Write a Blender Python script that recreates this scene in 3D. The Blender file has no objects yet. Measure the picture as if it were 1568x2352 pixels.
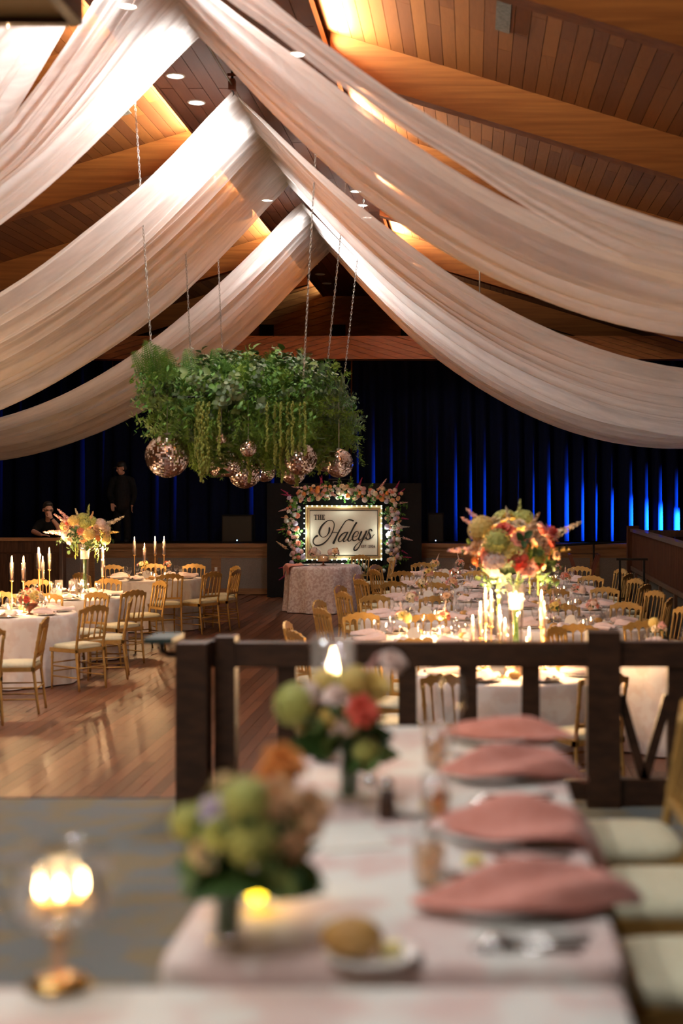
import bpy, math, random
from mathutils import Vector, Matrix, Euler

# ------------------------------------------------------------------ scene, camera, world, main light
sc = bpy.context.scene
col = sc.collection
PI = math.pi
R = math.radians
rng = random.Random(7)
CAM_Z = 2.2            # eye height above the sunken dance floor
FPX = 50 / 36 * 2352   # focal length in pixels of the 1568 x 2352 frame
PLAT = 0.63            # raised seating tier on which the photographer stands


def at(px, py, Y):
    """world point seen at a pixel for a known distance down the hall"""
    return Vector(((px - 1085) / FPX * Y, Y, CAM_Z + (1110 - py) / FPX * Y))


cam = bpy.data.cameras.new('camera')
cam.lens = 50
cam.sensor_fit = 'VERTICAL'
cam.sensor_height = 36
cam.shift_x = -301 / 2352
cam.shift_y = -66 / 2352
cam.clip_end = 200
cam.dof.use_dof = True
cam.dof.focus_distance = 24
cam.dof.aperture_fstop = 1.5
cam_o = bpy.data.objects.new('camera', cam)
cam_o.location = (0, 0, CAM_Z)
cam_o.rotation_euler = (PI / 2, 0, 0)
col.objects.link(cam_o)
sc.camera = cam_o

sc.view_settings.view_transform = 'Standard'
sc.view_settings.look = 'None'
sc.view_settings.gamma = 1
sc.view_settings.exposure = 1.2
sc.view_settings.use_curve_mapping = False
sc.cycles.use_denoising = True
sc.cycles.max_bounces = 5
sc.cycles.diffuse_bounces = 3
sc.cycles.glossy_bounces = 2
sc.cycles.transmission_bounces = 4
sc.cycles.transparent_max_bounces = 9
sc.cycles.use_adaptive_sampling = True
sc.cycles.adaptive_threshold = 0.08
sc.cycles.adaptive_min_samples = 16
sc.cycles.sample_clamp_indirect = 4
sc.cycles.caustics_reflective = False
sc.cycles.caustics_refractive = False

world = bpy.data.worlds.new('hall_ambience')
world.use_nodes = True
world.node_tree.nodes['Background'].inputs[0].default_value = (1.0, 0.86, 0.74, 1)
world.node_tree.nodes['Background'].inputs[1].default_value = 0.02
sc.world = world


def lamp(kind, loc, power, color, rot=(0, 0, 0), size=0.1, size_y=None, spot=None, blend=0.5, name='light', spread=None):
    d = bpy.data.lights.new(name, kind)
    d.energy = power
    d.color = color
    if kind == 'AREA':
        d.size = size
        if size_y:
            d.shape = 'RECTANGLE'
            d.size_y = size_y
        if spread:
            d.spread = R(spread)
    else:
        d.shadow_soft_size = size
    if spot:
        d.spot_size = R(spot)
        d.spot_blend = blend
    o = bpy.data.objects.new(name, d)
    o.location = loc
    o.rotation_euler = rot
    col.objects.link(o)
    return o


RIDGE = -2.56          # centre line of the hall
SOF_Z = 6.70           # underside of the ridge soffit
SOF_R, SOF_L = -1.54, -3.58
WARM = (1.0, 0.80, 0.50)

# cove lights hidden on top of the soffit edges, washing the roof boards
for k in range(7):
    y0 = 9.3 + 4 * k
    p = 190 if k < 5 else (60 if k == 5 else 25)
    lamp('AREA', (SOF_R + 0.02, y0, SOF_Z + 0.13), p, (1.0, 0.87, 0.64), (0, R(-118), 0), 0.08, 3.4, name='cove_light' if k else 'cove_right_offscreen', spread=130)
    lamp('AREA', (SOF_L - 0.02, y0, SOF_Z + 0.13), p * 0.6, (1.0, 0.86, 0.62), (0, R(118), 0), 0.08, 3.4, name='cove_light' if k else 'cove_left_offscreen', spread=130)
# the two rows of soffit downlights go on overhead, above the frame and behind the camera
DOWN_W, DOWN_C = 84, (1.0, 0.975, 0.94)
for row, x in (('far', -3.28), ('near', -1.84)):
    for k, y in enumerate((-1.0, 1.4, 3.8, 6.2, 8.6)):
        lamp('SPOT', (x, y, SOF_Z - 0.03), DOWN_W, DOWN_C, (0, 0, 0), 0.12, spot=165, blend=0.6, name='downlight_%s_%s_offscreen' % (row, 'abcde'[k]))
# blue stage uplights standing on the stage floor
for (x, y, p, nm) in ((5.4, 29.15, 42000, 'stage_uplight_a_offscreen'), (8.0, 29.1, 28000, 'stage_uplight_b_offscreen')):
    lamp('SPOT', (x, y, 1.2), p, (0.008, 0.15, 1.0), (0, R(96), R(-16)), 0.04, spot=33, blend=1.0, name=nm)


# ------------------------------------------------------------------ mesh helpers
class MB:
    def __init__(s):
        s.v, s.f = [], []

    def add(s, verts, faces):
        n = len(s.v)
        s.v += [tuple(p) for p in verts]
        s.f += [tuple(i + n for i in f) for f in faces]
        return s

    def box(s, c, d, rot=None):
        x, y, z = d[0] / 2, d[1] / 2, d[2] / 2
        ps = [Vector((a, b, e)) for a in (-x, x) for b in (-y, y) for e in (-z, z)]
        if rot is not None:
            m = Euler(rot).to_matrix() if not isinstance(rot, Matrix) else rot
            ps = [m @ p for p in ps]
        c = Vector(c)
        return s.add([p + c for p in ps], [(0, 1, 3, 2), (4, 6, 7, 5), (0, 4, 5, 1), (2, 3, 7, 6), (0, 2, 6, 4), (1, 5, 7, 3)])

    def bbox(s, x0, x1, y0, y1, z0, z1):
        return s.box(((x0 + x1) / 2, (y0 + y1) / 2, (z0 + z1) / 2), (x1 - x0, y1 - y0, z1 - z0))

    def bar(s, a, b, w, h):
        a, b = Vector(a), Vector(b)
        d = b - a
        q = d.to_track_quat('Y', 'Z').to_matrix()
        return s.box((a + b) / 2, (w, d.length, h), q)

    def tube(s, pts, rad, seg=6, caps=True):
        pts = [Vector(p) for p in pts]
        n = len(pts)
        if not hasattr(rad, '__len__'):
            rad = [rad] * n
        vs, fs = [], []
        ref = None
        for i, p in enumerate(pts):
            t = (pts[min(i + 1, n - 1)] - pts[max(i - 1, 0)])
            if t.length < 1e-9:
                t = Vector((0, 0, 1))
            t.normalize()
            if ref is None:
                ref = Vector((1, 0, 0)) if abs(t.x) < 0.8 else Vector((0, 1, 0))
            u = (ref - t * ref.dot(t)).normalized()
            w = t.cross(u)
            ref = u
            for k in range(seg):
                a = 2 * PI * k / seg
                vs.append(p + (u * math.cos(a) + w * math.sin(a)) * rad[i])
        for i in range(n - 1):
            for k in range(seg):
                k2 = (k + 1) % seg
                fs.append((i * seg + k, i * seg + k2, (i + 1) * seg + k2, (i + 1) * seg + k))
        if caps:
            fs.append(tuple(reversed(range(seg))))
            fs.append(tuple((n - 1) * seg + k for k in range(seg)))
        return s.add(vs, fs)

    def lathe(s, prof, seg=12, c=(0, 0, 0), fold=None):
        vs, fs = [], []
        n = len(prof)
        c = Vector(c)
        for i, (r, z) in enumerate(prof):
            for k in range(seg):
                a = 2 * PI * k / seg
                rr = r if fold is None else fold(i, a, r)
                vs.append(c + Vector((rr * math.cos(a), rr * math.sin(a), z)))
        for i in range(n - 1):
            for k in range(seg):
                k2 = (k + 1) % seg
                fs.append((i * seg + k, i * seg + k2, (i + 1) * seg + k2, (i + 1) * seg + k))
        if prof[0][0] > 1e-4:
            pass
        return s.add(vs, fs)

    def ball(s, c, r, seg=12, rings=8):
        if not hasattr(r, '__len__'):
            r = (r, r, r)
        c = Vector(c)
        vs = [c + Vector((0, 0, -r[2]))]
        fs = []
        for i in range(1, rings):
            a = -PI / 2 + PI * i / rings
            for k in range(seg):
                b = 2 * PI * k / seg
                vs.append(c + Vector((r[0] * math.cos(a) * math.cos(b), r[1] * math.cos(a) * math.sin(b), r[2] * math.sin(a))))
        vs.append(c + Vector((0, 0, r[2])))
        t = len(vs) - 1
        for k in range(seg):
            k2 = (k + 1) % seg
            fs.append((0, 1 + k2, 1 + k))
            fs.append((t, 1 + (rings - 2) * seg + k, 1 + (rings - 2) * seg + k2))
            for i in range(rings - 2):
                a, b = 1 + i * seg, 1 + (i + 1) * seg
                fs.append((a + k, a + k2, b + k2, b + k))
        return s.add(vs, fs)

    def grid(s, fn, nu, nv):
        vs = [fn(i / nu, j / nv) for i in range(nu + 1) for j in range(nv + 1)]
        fs = [(i * (nv + 1) + j, (i + 1) * (nv + 1) + j, (i + 1) * (nv + 1) + j + 1, i * (nv + 1) + j + 1) for i in range(nu) for j in range(nv)]
        return s.add(vs, fs)

    def put(s, other, m):
        return s.add([m @ Vector(p) for p in other.v], other.f)

    def mesh(s, name, mat, smooth=False):
        me = bpy.data.meshes.new(name)
        me.from_pydata([tuple(p) for p in s.v], [], s.f)
        if mat:
            me.materials.append(mat)
        if smooth:
            me.polygons.foreach_set('use_smooth', [True] * len(me.polygons))
        me.update()
        return me


def ob(name, me, parent=None, loc=(0, 0, 0), rot=(0, 0, 0), scale=1.0, mat=None, mtx=None, kind=None):
    o = bpy.data.objects.new(name, me)
    col.objects.link(o)
    if parent:
        o.parent = parent
    if mtx is not None:
        o.matrix_basis = mtx
    else:
        o.location = loc
        o.rotation_euler = rot
        o.scale = (scale,) * 3 if not hasattr(scale, '__len__') else scale
    if mat is not None:
        o.material_slots[0].link = 'OBJECT'
        o.material_slots[0].material = mat
    if kind:
        o['kind'] = kind
    return o


def tag(o, label, cat, group=None, kind=None):
    o['label'] = label
    o['category'] = cat
    if group:
        o['group'] = group
    if kind:
        o['kind'] = kind
    return o


def thing(name, label, cat, loc=(0, 0, 0), rz=0, group=None, scale=1.0, kind=None):
    o = bpy.data.objects.new(name, None)
    o.empty_display_size = 0.1
    col.objects.link(o)
    o.location = loc
    o.rotation_euler = (0, 0, rz)
    o.scale = (scale,) * 3
    return tag(o, label, cat, group, kind)


def proto(*parts):
    """a prototype: list of (name, mesh, matrix-or-None, sub-parts)"""
    return parts


def build(pr, parent):
    for p in pr:
        o = ob(p[0], p[1], parent, mtx=p[2] if len(p) > 2 and p[2] is not None else Matrix())
        if len(p) > 3:
            for q in p[3]:
                ob(q[0], q[1], o, mtx=q[2] if len(q) > 2 and q[2] is not None else Matrix())


def inst(pr, name, label, cat, loc, rz=0, group=None, scale=1.0):
    t = thing(name, label, cat, loc, rz, group, scale)
    build(pr, t)
    return t


def face_along(loc, d, scale=1.0, spin=0.0):
    """matrix placing a +Z mesh at loc pointing along d"""
    q = Vector(d).to_track_quat('Z', 'Y').to_matrix().to_4x4()
    return Matrix.Translation(Vector(loc)) @ q @ Matrix.Rotation(spin, 4, 'Z') @ Matrix.Scale(scale, 4)


# ------------------------------------------------------------------ procedural materials
def pm(name, c, rough=0.5, metal=0.0, c2=None, nscale=8.0, stretch=(1, 1, 1), contrast=(0.35, 0.65), bump=0.0, bscale=None,
       coat=0.0, trans=0.0, emit=None, estr=0.0, sheen=0.0, coord='Object', spec=0.5, detail=4.0, ior=1.45):
    m = bpy.data.materials.new(name)
    m.use_nodes = True
    nt = m.node_tree
    b = nt.nodes['Principled BSDF']
    b.inputs['Base Color'].default_value = (*c, 1)
    b.inputs['Roughness'].default_value = rough
    b.inputs['Metallic'].default_value = metal
    b.inputs['Coat Weight'].default_value = coat
    b.inputs['Transmission Weight'].default_value = trans
    b.inputs['Sheen Weight'].default_value = sheen
    b.inputs['Specular IOR Level'].default_value = spec
    b.inputs['IOR'].default_value = ior
    if emit:
        b.inputs['Emission Color'].default_value = (*emit, 1)
        b.inputs['Emission Strength'].default_value = estr
    if c2 is not None or bump:
        tc = nt.nodes.new('ShaderNodeTexCoord')
        mp = nt.nodes.new('ShaderNodeMapping')
        mp.inputs['Scale'].default_value = stretch
        if coord == 'World':
            g = nt.nodes.new('ShaderNodeNewGeometry')
            nt.links.new(g.outputs['Position'], mp.inputs['Vector'])
        else:
            nt.links.new(tc.outputs[coord], mp.inputs['Vector'])
        nz = nt.nodes.new('ShaderNodeTexNoise')
        nz.inputs['Scale'].default_value = nscale
        nz.inputs['Detail'].default_value = detail
        nt.links.new(mp.outputs['Vector'], nz.inputs['Vector'])
        if c2 is not None:
            rp = nt.nodes.new('ShaderNodeValToRGB')
            rp.color_ramp.elements[0].position = contrast[0]
            rp.color_ramp.elements[1].position = contrast[1]
            rp.color_ramp.elements[0].color = (*c, 1)
            rp.color_ramp.elements[1].color = (*c2, 1)
            nt.links.new(nz.outputs['Fac'], rp.inputs['Fac'])
            nt.links.new(rp.outputs['Color'], b.inputs['Base Color'])
        if bump:
            bp = nt.nodes.new('ShaderNodeBump')
            bp.inputs['Strength'].default_value = bump
            bp.inputs['Distance'].default_value = 0.02
            src = nz
            if bscale:
                src = nt.nodes.new('ShaderNodeTexNoise')
                src.inputs['Scale'].default_value = bscale
                nt.links.new(mp.outputs['Vector'], src.inputs['Vector'])
            nt.links.new(src.outputs['Fac'], bp.inputs['Height'])
            nt.links.new(bp.outputs['Normal'], b.inputs['Normal'])
    return m


def board_mat(name, dark, light, cell, offs=0.37, rough=0.5, grain=(18, 1.2, 18), gscale=3.0, coat=0.0, gamt=0.45, knots=True):
    """boards coloured one by one from where they lie (cell = width, length of one board), with grain along Y"""
    m = bpy.data.materials.new(name)
    m.use_nodes = True
    nt = m.node_tree
    L = nt.links.new
    b = nt.nodes['Principled BSDF']
    b.inputs['Roughness'].default_value = rough
    b.inputs['Coat Weight'].default_value = coat
    b.inputs['Coat Roughness'].default_value = 0.18
    oi = nt.nodes.new('ShaderNodeObjectInfo')
    g = nt.nodes.new('ShaderNodeNewGeometry')
    if cell:
        sx = nt.nodes.new('ShaderNodeSeparateXYZ')
        L(g.outputs['Position'], sx.inputs[0])
        dx = nt.nodes.new('ShaderNodeMath'); dx.operation = 'DIVIDE'; dx.inputs[1].default_value = cell[0]
        fx = nt.nodes.new('ShaderNodeMath'); fx.operation = 'FLOOR'
        L(sx.outputs[0], dx.inputs[0]); L(dx.outputs[0], fx.inputs[0])
        w1 = nt.nodes.new('ShaderNodeTexWhiteNoise'); w1.noise_dimensions = '1D'
        L(fx.outputs[0], w1.inputs['W'])
        dy = nt.nodes.new('ShaderNodeMath'); dy.operation = 'DIVIDE'; dy.inputs[1].default_value = cell[1]
        ay = nt.nodes.new('ShaderNodeMath'); ay.operation = 'ADD'
        fy = nt.nodes.new('ShaderNodeMath'); fy.operation = 'FLOOR'
        L(sx.outputs[1], dy.inputs[0]); L(dy.outputs[0], ay.inputs[0]); L(w1.outputs['Value'], ay.inputs[1]); L(ay.outputs[0], fy.inputs[0])
        cb = nt.nodes.new('ShaderNodeCombineXYZ')
        L(fx.outputs[0], cb.inputs[0]); L(fy.outputs[0], cb.inputs[1])
        w2 = nt.nodes.new('ShaderNodeTexWhiteNoise'); w2.noise_dimensions = '2D'
        L(cb.outputs[0], w2.inputs['Vector'])
        val = w2.outputs['Value']
    else:
        val = oi.outputs['Random']
    mp = nt.nodes.new('ShaderNodeMapping')
    mp.inputs['Scale'].default_value = grain
    cx = nt.nodes.new('ShaderNodeVectorMath'); cx.operation = 'MULTIPLY_ADD'
    cv = nt.nodes.new('ShaderNodeCombineXYZ')
    L(val, cv.inputs[1]); L(val, cv.inputs[2])
    cx.inputs[1].default_value = (1, 1, 1)
    sc2 = nt.nodes.new('ShaderNodeVectorMath'); sc2.operation = 'SCALE'; sc2.inputs['Scale'].default_value = 37
    L(cv.outputs[0], sc2.inputs[0]); L(g.outputs['Position'], cx.inputs[0]); L(sc2.outputs[0], cx.inputs[2])
    L(cx.outputs[0], mp.inputs['Vector'])
    nz = nt.nodes.new('ShaderNodeTexNoise'); nz.inputs['Scale'].default_value = gscale; nz.inputs['Detail'].default_value = 5
    nz.inputs['Distortion'].default_value = 0.6
    L(mp.outputs[0], nz.inputs['Vector'])
    mul = nt.nodes.new('ShaderNodeMath'); mul.operation = 'MULTIPLY_ADD'; mul.inputs[1].default_value = gamt * 2; mul.inputs[2].default_value = -gamt
    L(nz.outputs['Fac'], mul.inputs[0])
    ad = nt.nodes.new('ShaderNodeMath'); ad.operation = 'ADD'; ad.use_clamp = True
    L(mul.outputs[0], ad.inputs[0]); L(val, ad.inputs[1])
    rp = nt.nodes.new('ShaderNodeValToRGB')
    rp.color_ramp.elements[0].position = 0.1
    rp.color_ramp.elements[1].position = 0.95
    rp.color_ramp.elements[0].color = (*dark, 1)
    rp.color_ramp.elements[1].color = (*light, 1)
    L(ad.outputs[0], rp.inputs['Fac'])
    L(rp.outputs['Color'], b.inputs['Base Color'])
    bp = nt.nodes.new('ShaderNodeBump'); bp.inputs['Strength'].default_value = 0.15; bp.inputs['Distance'].default_value = 0.01
    L(nz.outputs['Fac'], bp.inputs['Height']); L(bp.outputs['Normal'], b.inputs['Normal'])
    return m


def voile_mat():
    m = bpy.data.materials.new('sheer_voile')
    m.use_nodes = True
    nt = m.node_tree
    nt.nodes.clear()
    L = nt.links.new
    out = nt.nodes.new('ShaderNodeOutputMaterial')
    di = nt.nodes.new('ShaderNodeBsdfDiffuse'); di.inputs[0].default_value = (0.93, 0.89, 0.865, 1)
    tl = nt.nodes.new('ShaderNodeBsdfTranslucent'); tl.inputs[0].default_value = (0.93, 0.89, 0.865, 1)
    tr = nt.nodes.new('ShaderNodeBsdfTransparent')
    a = nt.nodes.new('ShaderNodeMixShader'); a.inputs[0].default_value = 0.60
    L(di.outputs[0], a.inputs[1]); L(tl.outputs[0], a.inputs[2])
    b = nt.nodes.new('ShaderNodeMixShader')
    g = nt.nodes.new('ShaderNodeNewGeometry')
    mp = nt.nodes.new('ShaderNodeMapping'); mp.inputs['Scale'].default_value = (1.2, 9, 1.2)
    L(g.outputs['Position'], mp.inputs[0])
    nz = nt.nodes.new('ShaderNodeTexNoise'); nz.inputs['Scale'].default_value = 2.2; nz.inputs['Detail'].default_value = 6
    L(mp.outputs[0], nz.inputs['Vector'])
    rp = nt.nodes.new('ShaderNodeMapRange')
    rp.inputs['From Min'].default_value = 0.3; rp.inputs['From Max'].default_value = 0.7
    rp.inputs['To Min'].default_value = 0.08; rp.inputs['To Max'].default_value = 0.27
    L(nz.outputs['Fac'], rp.inputs['Value'])
    L(rp.outputs[0], b.inputs[0]); L(a.outputs[0], b.inputs[1]); L(tr.outputs[0], b.inputs[2])
    L(b.outputs[0], out.inputs[0])
    return m


def glass_mat(name, tint=(1, 1, 1), clear=0.94, rough=0.03):
    """thin clear glass: mostly see-through with a glossy skin"""
    m = bpy.data.materials.new(name)
    m.use_nodes = True
    nt = m.node_tree
    nt.nodes.clear()
    L = nt.links.new
    out = nt.nodes.new('ShaderNodeOutputMaterial')
    gl = nt.nodes.new('ShaderNodeBsdfGlossy'); gl.inputs['Roughness'].default_value = rough; gl.inputs[0].default_value = (1, 1, 1, 1)
    tr = nt.nodes.new('ShaderNodeBsdfTransparent'); tr.inputs[0].default_value = (*tint, 1)
    fr = nt.nodes.new('ShaderNodeLayerWeight'); fr.inputs['Blend'].default_value = 0.35
    mr = nt.nodes.new('ShaderNodeMapRange'); mr.inputs['To Min'].default_value = 1 - clear; mr.inputs['To Max'].default_value = 0.4
    L(fr.outputs['Fresnel'], mr.inputs['Value'])
    mx = nt.nodes.new('ShaderNodeMixShader')
    L(mr.outputs[0], mx.inputs[0]); L(tr.outputs[0], mx.inputs[1]); L(gl.outputs[0], mx.inputs[2])
    L(mx.outputs[0], out.inputs[0])
    return m


def emis(name, c, s):
    m = bpy.data.materials.new(name)
    m.use_nodes = True
    nt = m.node_tree
    nt.nodes.clear()
    e = nt.nodes.new('ShaderNodeEmission'); e.inputs[0].default_value = (*c, 1); e.inputs[1].default_value = s
    o = nt.nodes.new('ShaderNodeOutputMaterial')
    nt.links.new(e.outputs[0], o.inputs[0])
    return m


M = {}
M['roof'] = board_mat('roof_boards', (0.105, 0.028, 0.0035), (0.185, 0.060, 0.009), None, rough=0.55, grain=(14, 1.6, 14), gamt=0.35)
M['soffit'] = board_mat('soffit_boards', (0.11, 0.030, 0.010), (0.19, 0.058, 0.020), None, rough=0.5, grain=(14, 1.0, 14), gamt=0.3)
M['floor'] = board_mat('dance_floor_boards', (0.085, 0.027, 0.011), (0.20, 0.070, 0.030), (0.1, 2.4), rough=0.42, grain=(16, 0.9, 16), coat=0.06, gamt=0.3)
M['glulam'] = pm('glulam_beam', (0.15, 0.044, 0.007), 0.5, c2=(0.21, 0.072, 0.014), nscale=2.0, stretch=(0.5, 8, 14), bump=0.1, coord='World')
M['header'] = pm('header_boards', (0.26, 0.085, 0.025), 0.5, c2=(0.36, 0.13, 0.04), nscale=3, stretch=(1, 6, 10), coord='World')
M['gable'] = pm('gable_boards', (0.22, 0.10, 0.03), 0.6, c2=(0.32, 0.16, 0.05), nscale=3, stretch=(1, 6, 8), coord='World')
M['stage_wood'] = pm('stage_trim_wood', (0.26, 0.12, 0.05), 0.5, c2=(0.34, 0.17, 0.07), nscale=3, stretch=(1, 6, 8), coord='World')
M['stage_grey'] = pm('grey_stage_panel', (0.22, 0.18, 0.15), 0.9, c2=(0.26, 0.22, 0.19), nscale=60, coord='World')
M['dark_wood'] = pm('dark_stained_wood', (0.045, 0.018, 0.009), 0.45, c2=(0.085, 0.036, 0.018), nscale=3, stretch=(9, 9, 1.2), bump=0.2, coord='World', coat=0.1)
M['rail_wood'] = pm('dark_railing_wood', (0.040, 0.016, 0.008), 0.4, c2=(0.075, 0.030, 0.014), nscale=4, stretch=(2, 6, 6), bump=0.2, coord='World', coat=0.15)
M['plank_wall'] = pm('plank_wall_wood', (0.040, 0.015, 0.0075), 0.85, c2=(0.065, 0.025, 0.012), nscale=3, stretch=(9, 9, 1), spec=0.08, coord='World')
M['grey_dark'] = pm('dark_grey_panel', (0.05, 0.045, 0.036), 0.9, c2=(0.065, 0.058, 0.047), nscale=40, coord='World', spec=0.1)
M['wall'] = pm('plain_wall', (0.16, 0.10, 0.06), 0.8, c2=(0.19, 0.12, 0.07), nscale=4)
M['carpet'] = pm('mottled_carpet', (0.215, 0.165, 0.088), 0.95, c2=(0.155, 0.165, 0.16), nscale=4.5, contrast=(0.40, 0.58), bump=0.4, bscale=160, sheen=0.2, coord='World', detail=6)
M['black'] = pm('matte_black', (0.009, 0.0085, 0.0085), 0.9, c2=(0.012, 0.011, 0.011), nscale=30, spec=0.15)
M['black_metal'] = pm('black_metal', (0.015, 0.014, 0.014), 0.4, 0.6)
M['curtain'] = pm('navy_velvet', (0.0020, 0.0042, 0.020), 0.9, c2=(0.0028, 0.0052, 0.025), nscale=20, sheen=0.0, spec=0.1)
M['voile'] = voile_mat()
M['gold'] = pm('gold_chair_paint', (0.50, 0.29, 0.085), 0.38, 0.35, c2=(0.56, 0.34, 0.11), nscale=30)
M['cushion'] = pm('cream_seat', (0.60, 0.57, 0.40), 0.6, c2=(0.65, 0.62, 0.45), nscale=40, bump=0.1)
M['cloth'] = pm('blush_damask', (0.74, 0.64, 0.60), 0.75, c2=(0.80, 0.74, 0.71), nscale=7, contrast=(0.45, 0.55), bump=0.15, bscale=220, sheen=0.2, coord='World')
M['cloth2'] = pm('lilac_damask', (0.60, 0.46, 0.47), 0.75, c2=(0.78, 0.69, 0.70), nscale=24, contrast=(0.45, 0.55), sheen=0.2, coord='World')
M['cloth3'] = pm('near_table_damask', (0.70, 0.52, 0.48), 0.75, c2=(0.76, 0.73, 0.68), nscale=5, contrast=(0.44, 0.56), sheen=0.2, coord='World')
M['napkin'] = pm('coral_napkin', (0.66, 0.25, 0.19), 0.8, c2=(0.72, 0.30, 0.24), nscale=30, sheen=0.3, bump=0.15)
M['napkin2'] = pm('blush_napkin', (0.74, 0.55, 0.50), 0.8, c2=(0.80, 0.62, 0.58), nscale=30, sheen=0.3, bump=0.15)
M['china'] = pm('white_china', (0.80, 0.78, 0.74), 0.15, coat=0.4, c2=(0.82, 0.80, 0.77), nscale=4)
M['silver'] = pm('polished_steel', (0.75, 0.74, 0.72), 0.18, 1.0, c2=(0.8, 0.79, 0.77), nscale=30)
M['brass'] = pm('brass_stand', (0.72, 0.46, 0.16), 0.25, 1.0, c2=(0.76, 0.50, 0.20), nscale=30)
M['glass'] = glass_mat('clear_glass')
M['amber'] = glass_mat('amber_glass', (0.95, 0.62, 0.28), 0.8)
M['wax'] = pm('ivory_wax', (0.62, 0.36, 0.24), 0.5, c2=(0.66, 0.40, 0.28), nscale=20)
M['flame'] = emis('candle_flame', (1.0, 0.62, 0.26), 30)
M['led'] = emis('sign_bulb', (0.85, 1.0, 0.88), 6)
M['downlight'] = emis('downlight_lens', (1.0, 0.92, 0.80), 9)
M['votive'] = emis('votive_glow', (1.0, 0.66, 0.02), 7)
M['lantern'] = pm('lantern_underside', (0.36, 0.22, 0.09), 0.6, c2=(0.42, 0.26, 0.11), nscale=3, stretch=(1, 8, 8))
M['mirror'] = pm('rose_gold_mirror', (1.0, 0.92, 0.88), 0.08, 1.0, c2=(0.98, 0.88, 0.83), nscale=6)
M['steel'] = pm('chain_steel', (0.45, 0.43, 0.40), 0.35, 0.9, c2=(0.5, 0.48, 0.45), nscale=40)
M['bread'] = pm('baked_roll', (0.52, 0.27, 0.07), 0.6, c2=(0.62, 0.37, 0.13), nscale=14, bump=0.2)
M['butter'] = pm('butter', (0.82, 0.66, 0.22), 0.5, c2=(0.85, 0.70, 0.28), nscale=10)
M['card'] = pm('white_card', (0.82, 0.78, 0.70), 0.6, c2=(0.84, 0.80, 0.73), nscale=20)
M['sign_board'] = pm('cream_sign_board', (0.66, 0.56, 0.45), 0.6, c2=(0.70, 0.60, 0.49), nscale=60)
M['sign_gold'] = pm('sign_gold_band', (0.74, 0.60, 0.30), 0.4, 0.3, c2=(0.78, 0.64, 0.34), nscale=30)
M['sign_rust'] = pm('sign_rust_pattern', (0.36, 0.17, 0.07), 0.5, c2=(0.40, 0.20, 0.09), nscale=30)
M['ink'] = pm('sign_black_ink', (0.010, 0.008, 0.008), 0.5, c2=(0.014, 0.012, 0.012), nscale=30)
M['skin'] = pm('skin', (0.52, 0.27, 0.19), 0.55, c2=(0.56, 0.31, 0.22), nscale=12)
M['hair'] = pm('dark_hair', (0.012, 0.009, 0.007), 0.6, c2=(0.022, 0.017, 0.013), nscale=40, stretch=(4, 4, 1))
M['shirt'] = pm('black_shirt', (0.009, 0.009, 0.010), 0.9, c2=(0.012, 0.012, 0.013), nscale=20, bump=0.2, spec=0.15)
M['grille'] = pm('grey_vent', (0.06, 0.058, 0.052), 0.5, c2=(0.13, 0.125, 0.12), nscale=30)
M['red_wood'] = pm('red_brown_wood', (0.16, 0.045, 0.022), 0.45, c2=(0.20, 0.06, 0.03), nscale=6, stretch=(8, 8, 1))
GREENS = {}
for nm, c, c2 in (('fern', (0.060, 0.175, 0.025), (0.12, 0.27, 0.04)), ('feather', (0.11, 0.22, 0.018), (0.19, 0.33, 0.04)),
                  ('euca', (0.085, 0.15, 0.075), (0.15, 0.22, 0.12)), ('leaf', (0.060, 0.115, 0.022), (0.13, 0.20, 0.05)),
                  ('amaranth', (0.15, 0.20, 0.03), (0.22, 0.26, 0.05)), ('deep', (0.022, 0.06, 0.014), (0.05, 0.11, 0.022))):
    GREENS[nm] = pm(nm + '_green', c, 0.55, c2=c2, nscale=9, coord='World')
BLOOM = {}
for nm, c, c2 in (('coral', (0.80, 0.24, 0.14), (0.86, 0.34, 0.22)), ('pink', (0.80, 0.40, 0.36), (0.86, 0.52, 0.47)), ('blush', (0.84, 0.60, 0.52), (0.88, 0.70, 0.62)),
                  ('peach', (0.86, 0.50, 0.25), (0.88, 0.58, 0.34)), ('yellow', (0.82, 0.58, 0.14), (0.86, 0.66, 0.24)), ('lime', (0.48, 0.50, 0.10), (0.60, 0.60, 0.18)),
                  ('orange', (0.88, 0.30, 0.05), (0.90, 0.38, 0.10)), ('red', (0.74, 0.09, 0.05), (0.80, 0.14, 0.09)), ('white', (0.80, 0.74, 0.68), (0.85, 0.80, 0.74)),
                  ('lilac', (0.66, 0.54, 0.72), (0.74, 0.64, 0.80)), ('magenta', (0.46, 0.02, 0.10), (0.56, 0.04, 0.16)), ('cream', (0.84, 0.68, 0.44), (0.88, 0.75, 0.54))):
    BLOOM[nm] = pm(nm + '_petals', c, 0.6, c2=c2, nscale=25, sheen=0.2)

# ------------------------------------------------------------------ the hall: floor, roof, soffit, walls
XL, XR = -14.0, 8.9
YB, YE = -3.0, 34.4


def roof_z(x):
    return 7.0 - 0.30 * (abs(x - RIDGE) - 1.02)


def struct(name, mb, mat, label=None, parent=None):
    o = ob(name, mb.mesh(name, mat), parent)
    if not parent:
        o['kind'] = 'structure'
        if label:
            o['label'] = label
    return o


floor = struct('floor', MB().bbox(XL, XR, 6.9, 28.4, -0.2, -0.012), M['floor'], 'polished red-brown hardwood dance floor')
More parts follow.
